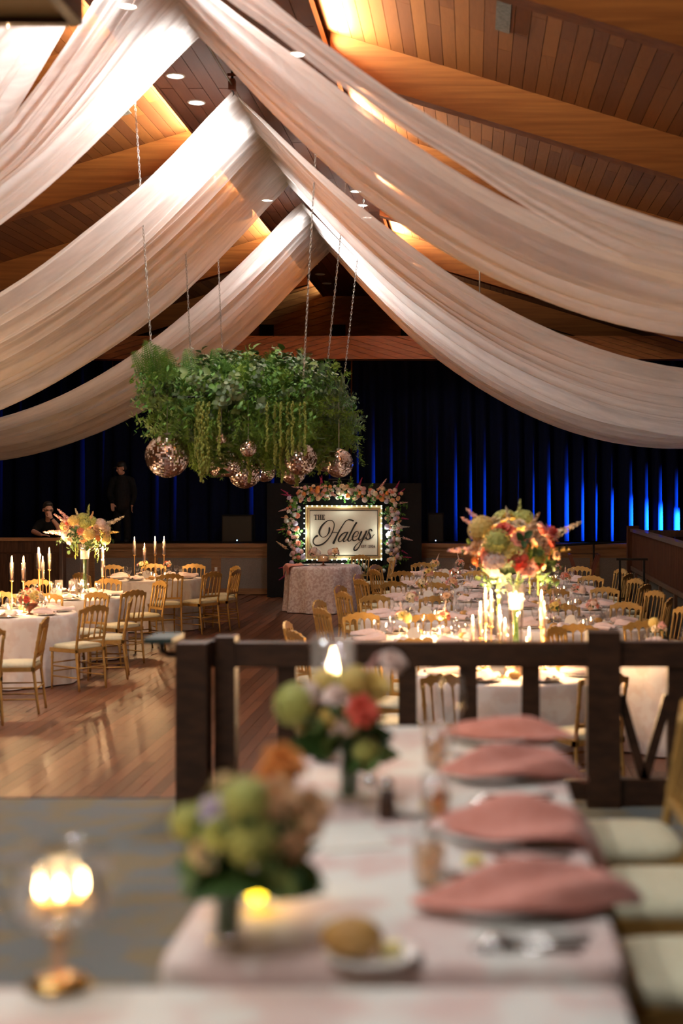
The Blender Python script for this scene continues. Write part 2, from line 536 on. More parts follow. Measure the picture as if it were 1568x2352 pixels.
# boards of the dance floor in view, laid along the hall, others joined
PW, PL = 0.1, 2.4
plank = MB().box((0, 0, 0), (PW - 0.003, PL - 0.004, 0.012)).mesh('plank', M['floor'])
rest = MB()
cells = []
for i in range(int(XL / PW), int(XR / PW)):
    off = (i * 0.6180339) % 1.0
    for j in range(2, 13):
        y0 = (j - off) * PL
        if y0 < 6.9 or y0 + PL > 28.35:
            continue
        x = (i + 0.5) * PW
        px = 1085 + x / (y0 + PL / 2) * FPX
        cells.append((x, y0, px))
seen = sorted([c for c in cells if -60 < c[2] < 640 and c[1] > 8.0 and c[0] < -1.2], key=lambda c: c[1])[:290]
seen_s = set((c[0], c[1]) for c in seen)
for c in seen:
    ob('plank', plank, floor, (c[0], c[1] + PL / 2, -0.006))
for c in cells:
    if (c[0], c[1]) not in seen_s:
        rest.box((c[0], c[1] + PL / 2, -0.006), (PW - 0.003, PL - 0.004, 0.012))
o = ob('plank_field', rest.mesh('plank_field', M['floor']), floor)
o['kind'] = 'stuff'

tier = MB().bbox(XL, XR, YB, 7.08, -0.2, PLAT)
struct('floor_carpet', tier, M['carpet'], 'raised seating tier covered in mottled grey carpet')
nosing = MB().bbox(XL, XR, 7.081, 7.10, PLAT - 0.10, PLAT + 0.004)
struct('trim_1', nosing, M['rail_wood'], 'dark wooden nosing along the edge of the raised tier')

# roof slopes with tongue-and-groove boards
BAYS = [(-0.8 + 4 * k, 3.2 + 4 * k) for k in range(0, 9)]
BW = 0.145
CA = math.cos(math.atan(0.30))
for side in (1, -1):
    m = MB()
    xs = [RIDGE, XR if side > 0 else XL]
    x0, x1 = xs
    z0, z1 = roof_z(RIDGE) , roof_z(x1)
    z0 = 7.0 + 0.30 * 1.02
    m.add([(x0, YB, z0 + 0.03), (x1, YB, z1 + 0.03), (x1, YE, z1 + 0.03), (x0, YE, z0 + 0.03),
           (x0, YB, z0 + 0.2), (x1, YB, z1 + 0.2), (x1, YE, z1 + 0.2), (x0, YE, z0 + 0.2)],
          [(0, 1, 2, 3), (7, 6, 5, 4), (0, 4, 5, 1), (1, 5, 6, 2), (2, 6, 7, 3), (3, 7, 4, 0)])
    roof = struct('ceiling', m, M['roof'], 'sloping wooden roof boards on the side ' + ('over the tables by the plank wall' if side > 0 else 'over the tables across the dance floor'))
    slope = Matrix.Rotation(side * math.atan(0.30), 4, 'Y')
    bm_a = MB().box((0, 0, 0), (BW - 0.006, 1.9, 0.028)).mesh('roof_board', M['roof'])
    cand, others = [], MB()
    for (ya, yb) in BAYS:
        y1b = min(yb, YE - 0.1)
        if y1b - ya < 1:
            continue
        for i in range(int(11.5 / BW)):
            d = 0.45 + (i + 0.5) * BW * CA
            x = RIDGE + side * d
            if x > XR - 0.1 or x < XL + 0.1:
                continue
            joint = ya + 4.0 * (0.3 + 0.4 * ((i * 0.618 + ya * 0.13) % 1.0))
            for (a, b) in ((ya, joint), (joint, yb)):
                yc = (a + b) / 2
                if b > YE - 0.05:
                    continue
                z = roof_z(x) + 0.014
                px, py = 1085 + x / max(yc, 0.5) * FPX, 1110 - (z - CAM_Z) / max(yc, 0.5) * FPX
                vis = yc > 9 and -60 < px < 1640 and py > -160 and d > 0.9
                cand.append((0 if vis else 1, yc, x, z, a, b))
    cand.sort()
    for k, (nv, yc, x, z, a, b) in enumerate(cand):
        T = Matrix.Translation((x, yc, z)) @ slope
        if nv == 0 and k < 295:
            ob('roof_board', bm_a, roof, mtx=T @ Matrix.Diagonal((1, (b - a - 0.004) / 1.9, 1, 1)))
        else:
            others.put(MB().box((0, 0, 0), (BW - 0.006, b - a - 0.004, 0.028)), T)
    o = ob('roof_board_field', others.mesh('roof_board_field', M['roof']), roof)
    o['kind'] = 'stuff'
    # grey linear vents let in between the boards
    if side > 0:
        vents = ((0.28, 12.6, 1.5), (0.10, 20.5, 1.2))
    else:
        vents = ((-4.30, 17.0, 1.3), (-3.83, 16.2, 1.0))
    for (vx, vy, vl) in vents:
        ob('vent_grille', MB().box((0, 0, 0), (BW * 0.95, vl, 0.02)).mesh('vent_grille', M['grille']), roof, mtx=Matrix.Translation((vx, vy, roof_z(vx) - 0.006)) @ slope)

# soffit along the ridge
SW = (SOF_R - SOF_L)
S0 = -2.9
sof = struct('ceiling_soffit', MB().bbox(SOF_L, SOF_R, S0, 34.2, SOF_Z + 0.02, SOF_Z + 0.07), M['soffit'], 'flat red-brown boarded soffit hung along the ridge')
NB = 12
sb = MB().box((0, 0, 0), (SW / NB - 0.007, 4.76, 0.022)).mesh('soffit_board', M['soffit'])
for i in range(NB):
    for j in range(9):
        sh = (i % 2) * 2.2
        y0 = S0 + j * 4.78 - sh
        a, b = max(S0, y0), min(34.2, y0 + 4.76)
        if b - a < 0.1:
            continue
        ob('soffit_board', sb, sof, mtx=Matrix.Translation((SOF_L + (i + 0.5) * SW / NB, (a + b) / 2, SOF_Z + 0.011)) @ Matrix.Diagonal((1, (b - a) / 4.76, 1, 1)))
for x in (SOF_L, SOF_R):
    ob('fascia', MB().bbox(x - 0.02, x + 0.02, S0, 34.2, SOF_Z - 0.02, SOF_Z + 0.12).mesh('fascia', M['soffit']), sof)

# recessed downlights in the soffit, each with a lens and a trim ring
lens = MB().lathe([(0.001, -0.004), (0.085, -0.004), (0.085, 0.0)], 16).mesh('lens', M['downlight'])
ring = MB().lathe([(0.085, 0.0), (0.087, -0.010), (0.105, -0.008), (0.108, 0.0)], 16).mesh('trim_ring', M['card'])
DL = [(-3.25, 13.4), (-3.29, 14.85), (-3.28, 15.7), (-3.26, 16.8), (-3.26, 22.6), (-1.84, 14.9), (-1.81, 19.5), (-1.80, 20.7), (-1.79, 21.9), (-1.79, 23.0), (-1.78, 24.05), (-3.28, 11.2), (-1.84, 10.6)]
for k, (x, y) in enumerate(DL):
    inst(proto(('lens', lens), ('trim_ring', ring)), 'recessed_downlight', 'small round lit downlight set flush in the ridge soffit', 'downlight', (x, y, SOF_Z), 0, 'downlights in the ridge soffit')
    lamp('SPOT', (x, y, SOF_Z - 0.03), DOWN_W, DOWN_C, (0, 0, 0), 0.12, spot=165, blend=0.6, name='downlight_beam' if y > 13 else 'downlight_%s_offscreen' % ('near_f' if x > RIDGE else 'far_f'))
for (x, y) in ((-3.28, 29.2), (-3.28, 30.6), (-3.28, 32.0), (-1.82, 29.4), (-1.82, 31.2)):
    inst(proto(('lens', MB().lathe([(0.001, -0.004), (0.06, -0.004), (0.06, 0)], 12).mesh('lens', M['china'])), ('trim_ring', ring)), 'recessed_downlight',
         'unlit round downlight in the soffit above the stage', 'downlight', (x, y, SOF_Z), 0, 'unlit downlights above the stage')

# glulam rafters
RAFT_Y = [7.2 + 4 * k for k in range(7)]
ORD = ['first', 'second', 'third', 'fourth', 'fifth', 'sixth', 'seventh', 'eighth']
for k, y in enumerate(RAFT_Y):
    for side in (1, -1):
        xa = SOF_R + 0.03 if side > 0 else SOF_L - 0.03
        xb = XR - 0.05 if side > 0 else XL + 0.05
        m = MB()
        za, zb = roof_z(xa), roof_z(xb)
        D0, wd = 0.44, 0.11
        vs = [(x, yy, z) for (x, z) in ((xa, za), (xb, zb), (xb, zb - D0), (xa, za - D0)) for yy in (y - wd, y + wd)]
        m.add(vs, [(0, 2, 3, 1), (2, 4, 5, 3), (4, 6, 7, 5), (6, 0, 1, 7), (0, 6, 4, 2), (1, 3, 5, 7)])
        o = struct('rafter', m, M['glulam'])
        o['label'] = 'glulam rafter %s from the railing, slope %s' % (ORD[k], 'over the plank wall' if side > 0 else 'across the dance floor')

# outer walls
struct('wall_right', MB().bbox(XR, XR + 0.2, YB, YE, -0.2, 4.2), M['wall'], 'plain side wall of the hall beside the plank wall')
struct('wall_left', MB().bbox(XL - 0.2, XL, YB, YE, -0.2, 4.4), M['wall'], 'plain side wall of the hall beyond the dance floor')
struct('wall_rear', MB().bbox(XL - 0.2, XR + 0.2, YB - 0.2, YB, -0.2, 7.6), M['wall'], 'plain end wall behind the raised tier')
# gable end behind the stage, boards parallel to the roof slopes
gab = struct('wall_back', MB().bbox(XL - 0.2, XR + 0.2, YE, YE + 0.2, -0.2, 7.5), M['gable'], 'boarded gable wall high behind the stage')
for side in (1, -1):
    for k in range(26):
        h = 7.25 - k * 0.155
        a = (RIDGE, YE - 0.02, h)
        b = (RIDGE + side * 7.2, YE - 0.02, h - 7.2 * 0.30)
        ob('gable_board', MB().bar(a, b, 0.03, 0.138).mesh('gable_board', M['gable']), gab)
for x in (-8.15, -6.57, -4.97, -3.24, -1.56, 0.1):
    ob('vent_opening', MB().box((x, YE - 0.06, 5.85), (0.34, 0.06, 0.36)).mesh('vent_opening', M['black']), gab)

# header beam over the proscenium, faced with slanted boards
HY = 28.2
hz0, hz1 = 4.66, 5.12
hd = struct('trim_2', MB().bbox(XL, XR, HY, HY + 0.35, hz0, hz1), M['header'], 'wooden header beam over the stage opening with slanted boards')
for side in (1, -1):
    x = 0.0
    for k in range(-4, 62):
        # slanted strip clipped to the header face
        w, rise = 0.098, 0.30
        c0 = hz1 - 0.02 + k * 0.105
        pts = []
        xa, xb = RIDGE + side * 0.02, (XR if side > 0 else XL)
        n = 24
        top, bot = [], []
        seg = []
        # intersection of strip with the rectangle
        def zt(x): return c0 - rise * abs(x - RIDGE)
        lo = max(0.0, (c0 - hz1 - w) / rise)
        hi = (c0 - hz0) / rise
        hi = min(hi, abs(xb - RIDGE))
        if hi - lo < 0.05:
            continue
        poly = []
        for q in range(7):
            d = lo + (hi - lo) * q / 6
            zz = c0 - rise * d
            poly.append((d, min(hz1, max(hz0, zz)), min(hz1, max(hz0, zz - w))))
        vs = []
        for (d, a, b) in poly:
            X = RIDGE + side * d
            vs += [(X, HY - 0.022, a), (X, HY - 0.022, b), (X, HY, a), (X, HY, b)]
        fs = []
        for q in range(6):
            i = q * 4
            fs += [(i, i + 1, i + 5, i + 4), (i, i + 4, i + 6, i + 2), (i + 1, i + 3, i + 7, i + 5)]
        if lo < 11 and hi > 0:
            ob('header_board', MB().add(vs, fs).mesh('header_board', M['header']), hd)

# stage: deck, front rails, stiles and grey panels
stg = struct('floor_stage', MB().bbox(XL, XR, HY, YE, -0.1, 0.97), M['black'], 'raised stage with a panelled front')
ob('stage_nosing', MB().bbox(XL, XR, HY - 0.09, HY + 0.3, 0.93, 1.0).mesh('stage_nosing', M['stage_wood']), stg)
ob('stage_moulding', MB().bbox(XL, XR, HY - 0.05, HY, 0.85, 0.93).mesh('stage_moulding', M['stage_wood']), stg)
ob('top_rail', MB().bbox(XL, XR, HY - 0.03, HY, 0.76, 0.85).mesh('top_rail', M['stage_wood']), stg)
ob('bottom_rail', MB().bbox(XL, XR, HY - 0.03, HY, 0.0, 0.08).mesh('bottom_rail', M['stage_wood']), stg)
stile = MB().box((0, 0, 0), (0.13, 0.03, 0.68)).mesh('stile', M['stage_wood'])
panel = MB().box((0, 0, 0), (1.06, 0.012, 0.64)).mesh('panel', M['stage_grey'])
bead = MB()
for (dx, dz, sx, sz) in ((0, 0.32, 1.12, 0.03), (0, -0.32, 1.12, 0.03), (-0.545, 0, 0.03, 0.64), (0.545, 0, 0.03, 0.64)):
    bead.box((dx, 0, dz), (sx, 0.02, sz))
bead = bead.mesh('panel_bead', M['stage_wood'])
for k in range(-8, 11):
    x = -5.08 + k * 1.25
    if XL + 0.2 < x < XR - 0.2:
        ob('stile', stile, stg, (x, HY - 0.015, 0.42))
        if x + 1.2 < XR:
            p = ob('panel', panel, stg, (x + 0.625, HY - 0.006, 0.42))
            ob('panel_bead', bead, p, (0, -0.006, 0))
ob('wall_outlet', MB().box((0, 0, 0), (0.05, 0.012, 0.08)).mesh('wall_outlet', M['card']), stg, (-5.08, HY - 0.036, 0.5))

# navy curtain in panels hanging behind the proscenium
CY = 29.55


def curtain(x0, x1, ph, amp, per, label):
    def fn(u, v):
        x = x0 + (x1 - x0) * u
        z = 1.0 + 4.25 * v
        k = (x + 0.03 * math.sin(x * 5.1)) / per
        s = math.sin(2 * PI * k + ph)
        y = CY + amp * (0.75 + 0.35 * (1 - v)) * math.copysign(abs(s) ** 0.7, s) + 0.03 * math.sin(x * 3.3 + ph) * (1 - v)
        return (x + 0.03 * math.cos(2 * PI * k) * (1 - v), y, z)
    n = int((x1 - x0) / per * 14)
    o = ob('stage_curtain', MB().grid(fn, n, 6).mesh('stage_curtain', M['curtain'], True))
    tag(o, label, 'curtain', 'navy stage curtains')


curtain(XL + 0.1, -7.5, 0.3, 0.09, 0.42, 'dark navy stage curtain behind the tall bouquet across the dance floor')
curtain(-7.48, -2.52, 1.2, 0.09, 0.40, 'dark navy stage curtain behind the hanging greenery')
curtain(-2.5, XR - 0.1, 0.0, 0.10, 0.33, 'pleated navy stage curtain lit by blue uplights')
for (x, y) in ((5.4, 29.18), (8.0, 29.1)):
    s = thing('uplight_can', 'small black stage uplight standing on the stage floor', 'stage light', (x + 0.1, y, 1.0), 0, 'stage uplights')
    ob('housing', MB().tube([(0, 0, 0.2), (0.22, 0, 0.18)], 0.09, 10).mesh('housing', M['black_metal']), s)
    ob('yoke', MB().box((0.1, 0, 0.05), (0.06, 0.24, 0.1)).mesh('yoke', M['black_metal']), s)

# ------------------------------------------------------------------ ceiling swags of sheer cloth
ZR = 6.52


def swag(name, label, right, left):
    """right / left: (near Y, far Y, near sag, far sag); one cloth running wall - ridge - wall"""
    NS, NT = 74, 120
    ph = rng.random() * 6
    amps = [(rng.uniform(2, 4), rng.uniform(0, 6), 0.036), (rng.uniform(6, 9), rng.uniform(0, 6), 0.044), (rng.uniform(12, 17), rng.uniform(0, 6), 0.034), (rng.uniform(22, 27), rng.uniform(0, 6), 0.014)]

    def fn(u, t):
        s = (u - 0.5) * 2
        r = right if s >= 0 else left
        d = abs(s)
        d = d ** 1.15 * 8.6
        w = min(1, abs(s) * 5)
        yn = (right[0] + left[0]) / 2 * (1 - w) + r[0] * w
        yf = (right[1] + left[1]) / 2 * (1 - w) + r[1] * w
        if len(r) > 4:
            yf += r[4] * min(1, max(0, (d - 2.5) / 1.2))
        a = r[2] + (r[3] - r[2]) * t
        z = ZR - 1.14 * d + a * d * d
        if d < 0.25:
            z -= 0.04 * (1 - d / 0.25)
        gather = 1 - 0.05 * math.sin(min(1, d / 8.6) * PI)
        tt = 0.5 + (t - 0.5) * gather
        y = yn + (yf - yn) * tt
        g = min(1.0, 0.25 + d / 2.2)
        rip = sum(am * math.sin(f * t * 2 * PI + p + 0.25 * d * math.sin(p * 3 + f)) for f, p, am in amps) * g * min(1.0, (yf - yn) / 2.6)
        e = 0.03 * (max(0, 0.06 - t) / 0.06 + max(0, t - 0.94) / 0.06) * g
        return (RIDGE - 0.06 + math.copysign(d, s) + rip * 0.55 * (1 if s >= 0 else -1), y + 0.02 * math.sin(d * 3 + t * 9), z + rip - e)
    o = ob('ceiling_swag', MB().grid(fn, NS, NT).mesh('ceiling_swag', M['voile'], True))
    tag(o, label, 'drapery', 'sheer swags hung from the ridge')
    return o


swag('a', 'sheer ivory ceiling swag nearest the railing, before the gap to the next', (8.7, 9.35, 0.112, 0.112, 0.75), (8.0, 11.9, 0.108, 0.110))
swag('b', 'sheer ivory ceiling swag between the railing and the rigging bracket', (10.0, 13.55, 0.110, 0.112), (12.0, 13.7, 0.108, 0.106))
swag('c', 'wide sheer ivory ceiling swag tied at the rigging bracket above the greenery', (15.5, 20.3, 0.104, 0.090), (15.5, 20.3, 0.104, 0.088))
swag('d', 'sheer ivory ceiling swag hung nearest the stage', (21.7, 26.2, 0.094, 0.090), (21.7, 26.2, 0.092, 0.084))
# ridge pole and bracket from which they hang
o = ob('ridge_cable', MB().tube([(RIDGE - 0.06, 7.8, ZR + 0.02), (RIDGE - 0.06, 26.4, ZR + 0.02)], 0.012, 6).mesh('ridge_cable', M['steel']))
tag(o, 'thin steel cable under the soffit carrying the swags', 'cable')
br = thing('rigging_bracket', 'rusty rigging bracket with clamps holding the wide swag at the ridge', 'bracket', (RIDGE - 0.06, 15.5, SOF_Z))
ob('drop_rod', MB().tube([(0, 0, 0), (0, 0, -0.22)], 0.014, 6).mesh('drop_rod', M['black_metal']), br)
ob('clamp', MB().box((0, 0, -0.16), (0.07, 0.09, 0.12)).box((0.03, 0, -0.05), (0.16, 0.03, 0.03)).mesh('clamp', M['red_wood']), br)
ob('hook', MB().tube([(0, 0, -0.2), (0.02, 0, -0.26), (0, 0, -0.29), (-0.02, 0, -0.26)], 0.008, 5).mesh('hook', M['black_metal']), br)

# boxy wooden lantern hanging over the tier, only its underside in view
lt = thing('box_lantern', 'boxy wooden ceiling lantern with a dark rim hung over the tier', 'lantern', (-2.05, 5.35, 4.10))
ob('panel', MB().bbox(-0.4, 0.4, -0.5, 0.5, 0.02, 0.12).mesh('panel', M['lantern']), lt)
rim = MB()
for (a, b) in (((-0.42, -0.52), (0.42, -0.52)), ((-0.42, 0.52), (0.42, 0.52)), ((-0.42, -0.52), (-0.42, 0.52)), ((0.42, -0.52), (0.42, 0.52))):
    rim.bar((a[0], a[1], 0.06), (b[0], b[1], 0.06), 0.05, 0.14)
ob('rim', rim.mesh('rim', M['rail_wood']), lt)
ob('finial', MB().ball((0, 0.45, -0.02), 0.025, 8, 6).mesh('finial', M['rail_wood']), lt)
ob('stem', MB().tube([(0, 0, 0.12), (0, 0, 2.6)], 0.02, 6).mesh('stem', M['black_metal']), lt)
# thin rod hanging from the roof beside the stage opening
o = ob('hanging_rod', MB().tube([(0.13, 26.0, roof_z(0.13)), (0.13, 26.0, 5.55)], 0.013, 6).mesh('hanging_rod', M['steel']))
tag(o, 'thin metal rod hanging from the roof boards near the stage', 'rod')

# ------------------------------------------------------------------ flowers and leaves (unit size, growing along +Z)
def petal(mb, ang, r0, r1, h0, h1, w, curl):
    pts = []
    for i in range(4):
        t = i / 3
        rr = r0 + (r1 - r0) * t
        z = h0 + (h1 - h0) * (t ** 0.8) - curl * t ** 3
        ww = w * (0.55 + 0.9 * math.sin(PI * min(1, 0.12 + t * 0.8)) * 0.55) * (0.7 if i == 3 else 1)
        for j in (-1, 0, 1):
            a = ang + j * ww
            k = rr * (1.0 + (0.06 if j == 0 else 0))
            pts.append((k * math.cos(a), k * math.sin(a), z + (0.0 if j == 0 else 0.03)))
    fs = [(i * 3 + j, i * 3 + j + 1, (i + 1) * 3 + j + 1, (i + 1) * 3 + j) for i in range(3) for j in range(2)]
    mb.add(pts, fs)


def rose_mesh(seed, open_=1.0):
    r = random.Random(seed)
    m = MB()
    m.ball((0, 0, 0.15), (0.28, 0.28, 0.32), 8, 6)
    for (n, r0, r1, h0, h1, w, c) in ((4, 0.10, 0.26, 0.05, 0.52, 0.9, 0.0), (5, 0.12, 0.48, -0.05, 0.46, 0.72, 0.05), (6, 0.14, 0.74 * open_, -0.12, 0.32, 0.62, 0.12), (7, 0.16, 1.0 * open_, -0.18, 0.14, 0.56, 0.24)):
        o = r.random() * 6
        for k in range(n):
            petal(m, o + 2 * PI * k / n + r.uniform(-0.1, 0.1), r0, r1 * r.uniform(0.92, 1.06), h0, h1 * r.uniform(0.9, 1.1), w, c)
    return m.mesh('bloom', BLOOM['pink'], True)


def hydrangea_mesh(seed):
    r = random.Random(seed)
    m = MB()
    m.ball((0, 0, 0.2), (0.72, 0.72, 0.62), 10, 8)
    n = 74
    for k in range(n):
        z = 1 - 1.75 * (k + 0.5) / n
        a = k * 2.39996
        q = math.sqrt(max(0, 1 - z * z))
        d = Vector((q * math.cos(a), q * math.sin(a), z))
        T = face_along(Vector((d.x * 0.86, d.y * 0.86, 0.2 + d.z * 0.74)), d, 0.21 * r.uniform(0.85, 1.15), r.random() * 6)
        f = MB()
        for p in range(4):
            b = p * PI / 2
            f.add([(0, 0, 0), (0.7 * math.cos(b - 0.6), 0.7 * math.sin(b - 0.6), 0.22), (1.05 * math.cos(b), 1.05 * math.sin(b), 0.12), (0.7 * math.cos(b + 0.6), 0.7 * math.sin(b + 0.6), 0.22)], [(0, 1, 2, 3)])
        m.put(f, T)
    return m.mesh('bloom', BLOOM['lime'], True)


def spike_mesh(seed, n=26):
    """stock / snapdragon spike, one unit tall"""
    r = random.Random(seed)
    m = MB()
    m.tube([(0, 0, 0), (0.02, 0, 0.5), (0.0, 0.02, 1.0)], [0.02, 0.018, 0.008], 5)
    for k in range(n):
        t = 0.18 + 0.8 * k / n
        a = k * 2.4
        rr = 0.085 * (1.15 - t)
        c = Vector((rr * 0.8 * math.cos(a), rr * 0.8 * math.sin(a), t))
        f = MB()
        for p in range(5):
            b = p * 2 * PI / 5
            f.add([(0, 0, 0), (0.8 * math.cos(b - 0.5), 0.8 * math.sin(b - 0.5), 0.4), (1.05 * math.cos(b), 1.05 * math.sin(b), 0.3), (0.8 * math.cos(b + 0.5), 0.8 * math.sin(b + 0.5), 0.4)], [(0, 1, 2, 3)])
        m.put(f, face_along(c, (math.cos(a), math.sin(a), 0.5), 0.078 * (1.15 - 0.75 * t), r.random() * 6))
    return m.mesh('flower_spike', BLOOM['pink'], True)


def leaf_shape(mb, base, d, up, L, W):
    d = Vector(d).normalized()
    s = d.cross(Vector(up))
    if s.length < 1e-3:
        s = d.cross(Vector((1, 0, 0)))
    s.normalize()
    n = s.cross(d)
    b = Vector(base)
    mb.add([b, b + d * L * 0.35 + s * W + n * W * 0.3, b + d * L * 0.75 + s * W * 0.75 + n * W * 0.2 - n * L * 0.05, b + d * L - n * L * 0.12,
            b + d * L * 0.75 - s * W * 0.75 + n * W * 0.2 - n * L * 0.05, b + d * L * 0.35 - s * W + n * W * 0.3, b + d * L * 0.5],
           [(0, 1, 6), (1, 2, 6), (2, 3, 6), (3, 4, 6), (4, 5, 6), (5, 0, 6)])


def leaf_sprig_mesh(seed, mat, n=11, L=0.26, W=0.095):
    r = random.Random(seed)
    m = MB()
    m.tube([(0, 0, 0), (0.03, 0, 0.5), (0.10, 0.02, 1.0)], [0.014, 0.010, 0.005], 4)
    for k in range(n):
        t = 0.12 + 0.88 * k / (n - 1)
        a = k * 2.4 + r.uniform(-0.3, 0.3)
        b = (0.03 * t + 0.07 * t * t, 0, t * 0.98)
        leaf_shape(m, b, (math.cos(a), math.sin(a), 0.55), (0, 0, 1), L * r.uniform(0.75, 1.15), W * r.uniform(0.8, 1.15))
    return m.mesh('leaf_sprig', mat, True)


def euca_sprig_mesh(seed, mat):
    r = random.Random(seed)
    m = MB()
    m.tube([(0, 0, 0), (0.05, 0, 0.5), (0.16, 0.03, 1.0)], [0.012, 0.009, 0.004], 4)
    for k in range(10):
        t = 0.1 + 0.9 * k / 9
        for s in (0, PI):
            a = k * 1.2 + s + r.uniform(-0.3, 0.3)
            c = Vector((0.05 * t + 0.11 * t * t + 0.085 * math.cos(a), 0.085 * math.sin(a), t))
            nrm = Vector((math.cos(a) * 0.5, math.sin(a) * 0.5, 0.8 * r.choice((-1, 1)))).normalized()
            T = face_along(c, nrm, 0.085 * (1.15 - 0.5 * t))
            m.put(MB().add([(math.cos(i * PI / 3.5), math.sin(i * PI / 3.5), 0.1 * (i % 2)) for i in range(7)], [tuple(range(7))]), T)
    return m.mesh('eucalyptus_sprig', mat, True)


def fern_mesh(seed, mat, n=17, name='fern_frond'):
    r = random.Random(seed)
    m = MB()

    def rach(t):
        return Vector((0.28 * t * t, 0.03 * math.sin(t * 4), t * (1 - 0.12 * t)))
    m.tube([rach(t / 5) for t in range(6)], [0.012, 0.010, 0.008, 0.006, 0.005, 0.003], 4)
    for k in range(n):
        t = 0.12 + 0.86 * k / n
        L = 0.30 * math.sin(PI * (0.16 + 0.80 * t)) ** 0.8 * (1.15 - 0.5 * t)
        for s in (-1, 1):
            b = rach(t)
            d = Vector((0.15, s, 0.55)).normalized()
            for q in range(4):
                p0 = b + d * L * (q + 0.3) / 4.4
                for s2 in (-1, 1):
                    d2 = (d * 0.75 + Vector((0.5 * s2 * 0.4, 0, s2 * 0.9))).normalized()
                    l2 = L * 0.36 * (1.1 - q * 0.18)
                    sd = Vector((1, 0, 0.1)) * l2 * 0.16 + d * l2 * 0.17
                    m.add([p0 - sd * 0.6, p0 + d2 * l2, p0 + sd * 0.9], [(0, 1, 2)])
            m.add([b, b + d * L * 0.5 + Vector((0, 0, 0.012)), b + d * L, b + d * L * 0.5 - Vector((0, 0, 0.012))], [(0, 1, 2, 3)])
    return m.mesh(name, mat, True)


def feather_mesh(seed, mat):
    """soft trailing asparagus fern"""
    r = random.Random(seed)
    m = MB()

    def rach(t):
        return Vector((0.22 * t * t, 0.04 * math.sin(t * 6), t))
    m.tube([rach(t / 5) for t in range(6)], [0.008, 0.007, 0.006, 0.005, 0.004, 0.003], 4)
    for k in range(34):
        t = 0.05 + 0.95 * k / 34
        b = rach(t)
        a = k * 2.4
        d = Vector((math.cos(a), math.sin(a), 0.5)).normalized()
        L = 0.24 * (1.1 - 0.6 * t) * r.uniform(0.7, 1.1)
        for q in range(7):
            p0 = b + d * L * q / 7
            e = Vector((r.uniform(-1, 1), r.uniform(-1, 1), r.uniform(-0.3, 1))).normalized()
            l2 = 0.085 * r.uniform(0.7, 1.2)
            sd = e.cross(Vector((0.3, 0.5, 0.8))).normalized() * 0.010
            m.add([p0 - sd, p0 + e * l2, p0 + sd], [(0, 1, 2)])
    return m.mesh('asparagus_fern', mat, True)


def amaranth_mesh(seed, mat):
    r = random.Random(seed)
    m = MB()
    pts = [(0.012 * math.sin(t * 1.3), 0.012 * math.cos(t * 2), -t / 9) for t in range(10)]
    m.tube(pts, [0.008] * 10, 4)
    for k in range(80):
        t = k / 79 * 8.9
        i = int(t)
        p = Vector(pts[i]).lerp(Vector(pts[min(9, i + 1)]), t - i)
        m.ball(p + Vector((r.uniform(-1, 1), r.uniform(-1, 1), 0)) * 0.024, (0.016, 0.016, 0.024), 5, 4)
    return m.mesh('amaranth_strand', mat, True)


ROSES = [rose_mesh(s) for s in (1, 2, 3)]
BUDS = [rose_mesh(9, 0.75)]
HYDR = [hydrangea_mesh(4), hydrangea_mesh(5)]
SPIKES = [spike_mesh(6), spike_mesh(8)]
LSPRIG = [leaf_sprig_mesh(11, GREENS['leaf']), leaf_sprig_mesh(12, GREENS['leaf'], 9, 0.32, 0.12), leaf_sprig_mesh(13, GREENS['leaf'], 14, 0.2, 0.08)]
EUCA = [euca_sprig_mesh(14, GREENS['euca']), euca_sprig_mesh(15, GREENS['euca'])]
FERN = [fern_mesh(16, GREENS['fern']), fern_mesh(17, GREENS['fern'], 14)]
FEATHER = [feather_mesh(18, GREENS['feather']), feather_mesh(19, GREENS['feather'])]
AMAR = [amaranth_mesh(20, GREENS['amaranth']), amaranth_mesh(21, GREENS['amaranth'])]
lf = MB()
leaf_shape(lf, (0, 0, 0), (0, 0, 1), (0, 1, 0), 1.0, 0.3)
LEAF = lf.mesh('leaf', GREENS['leaf'], True)


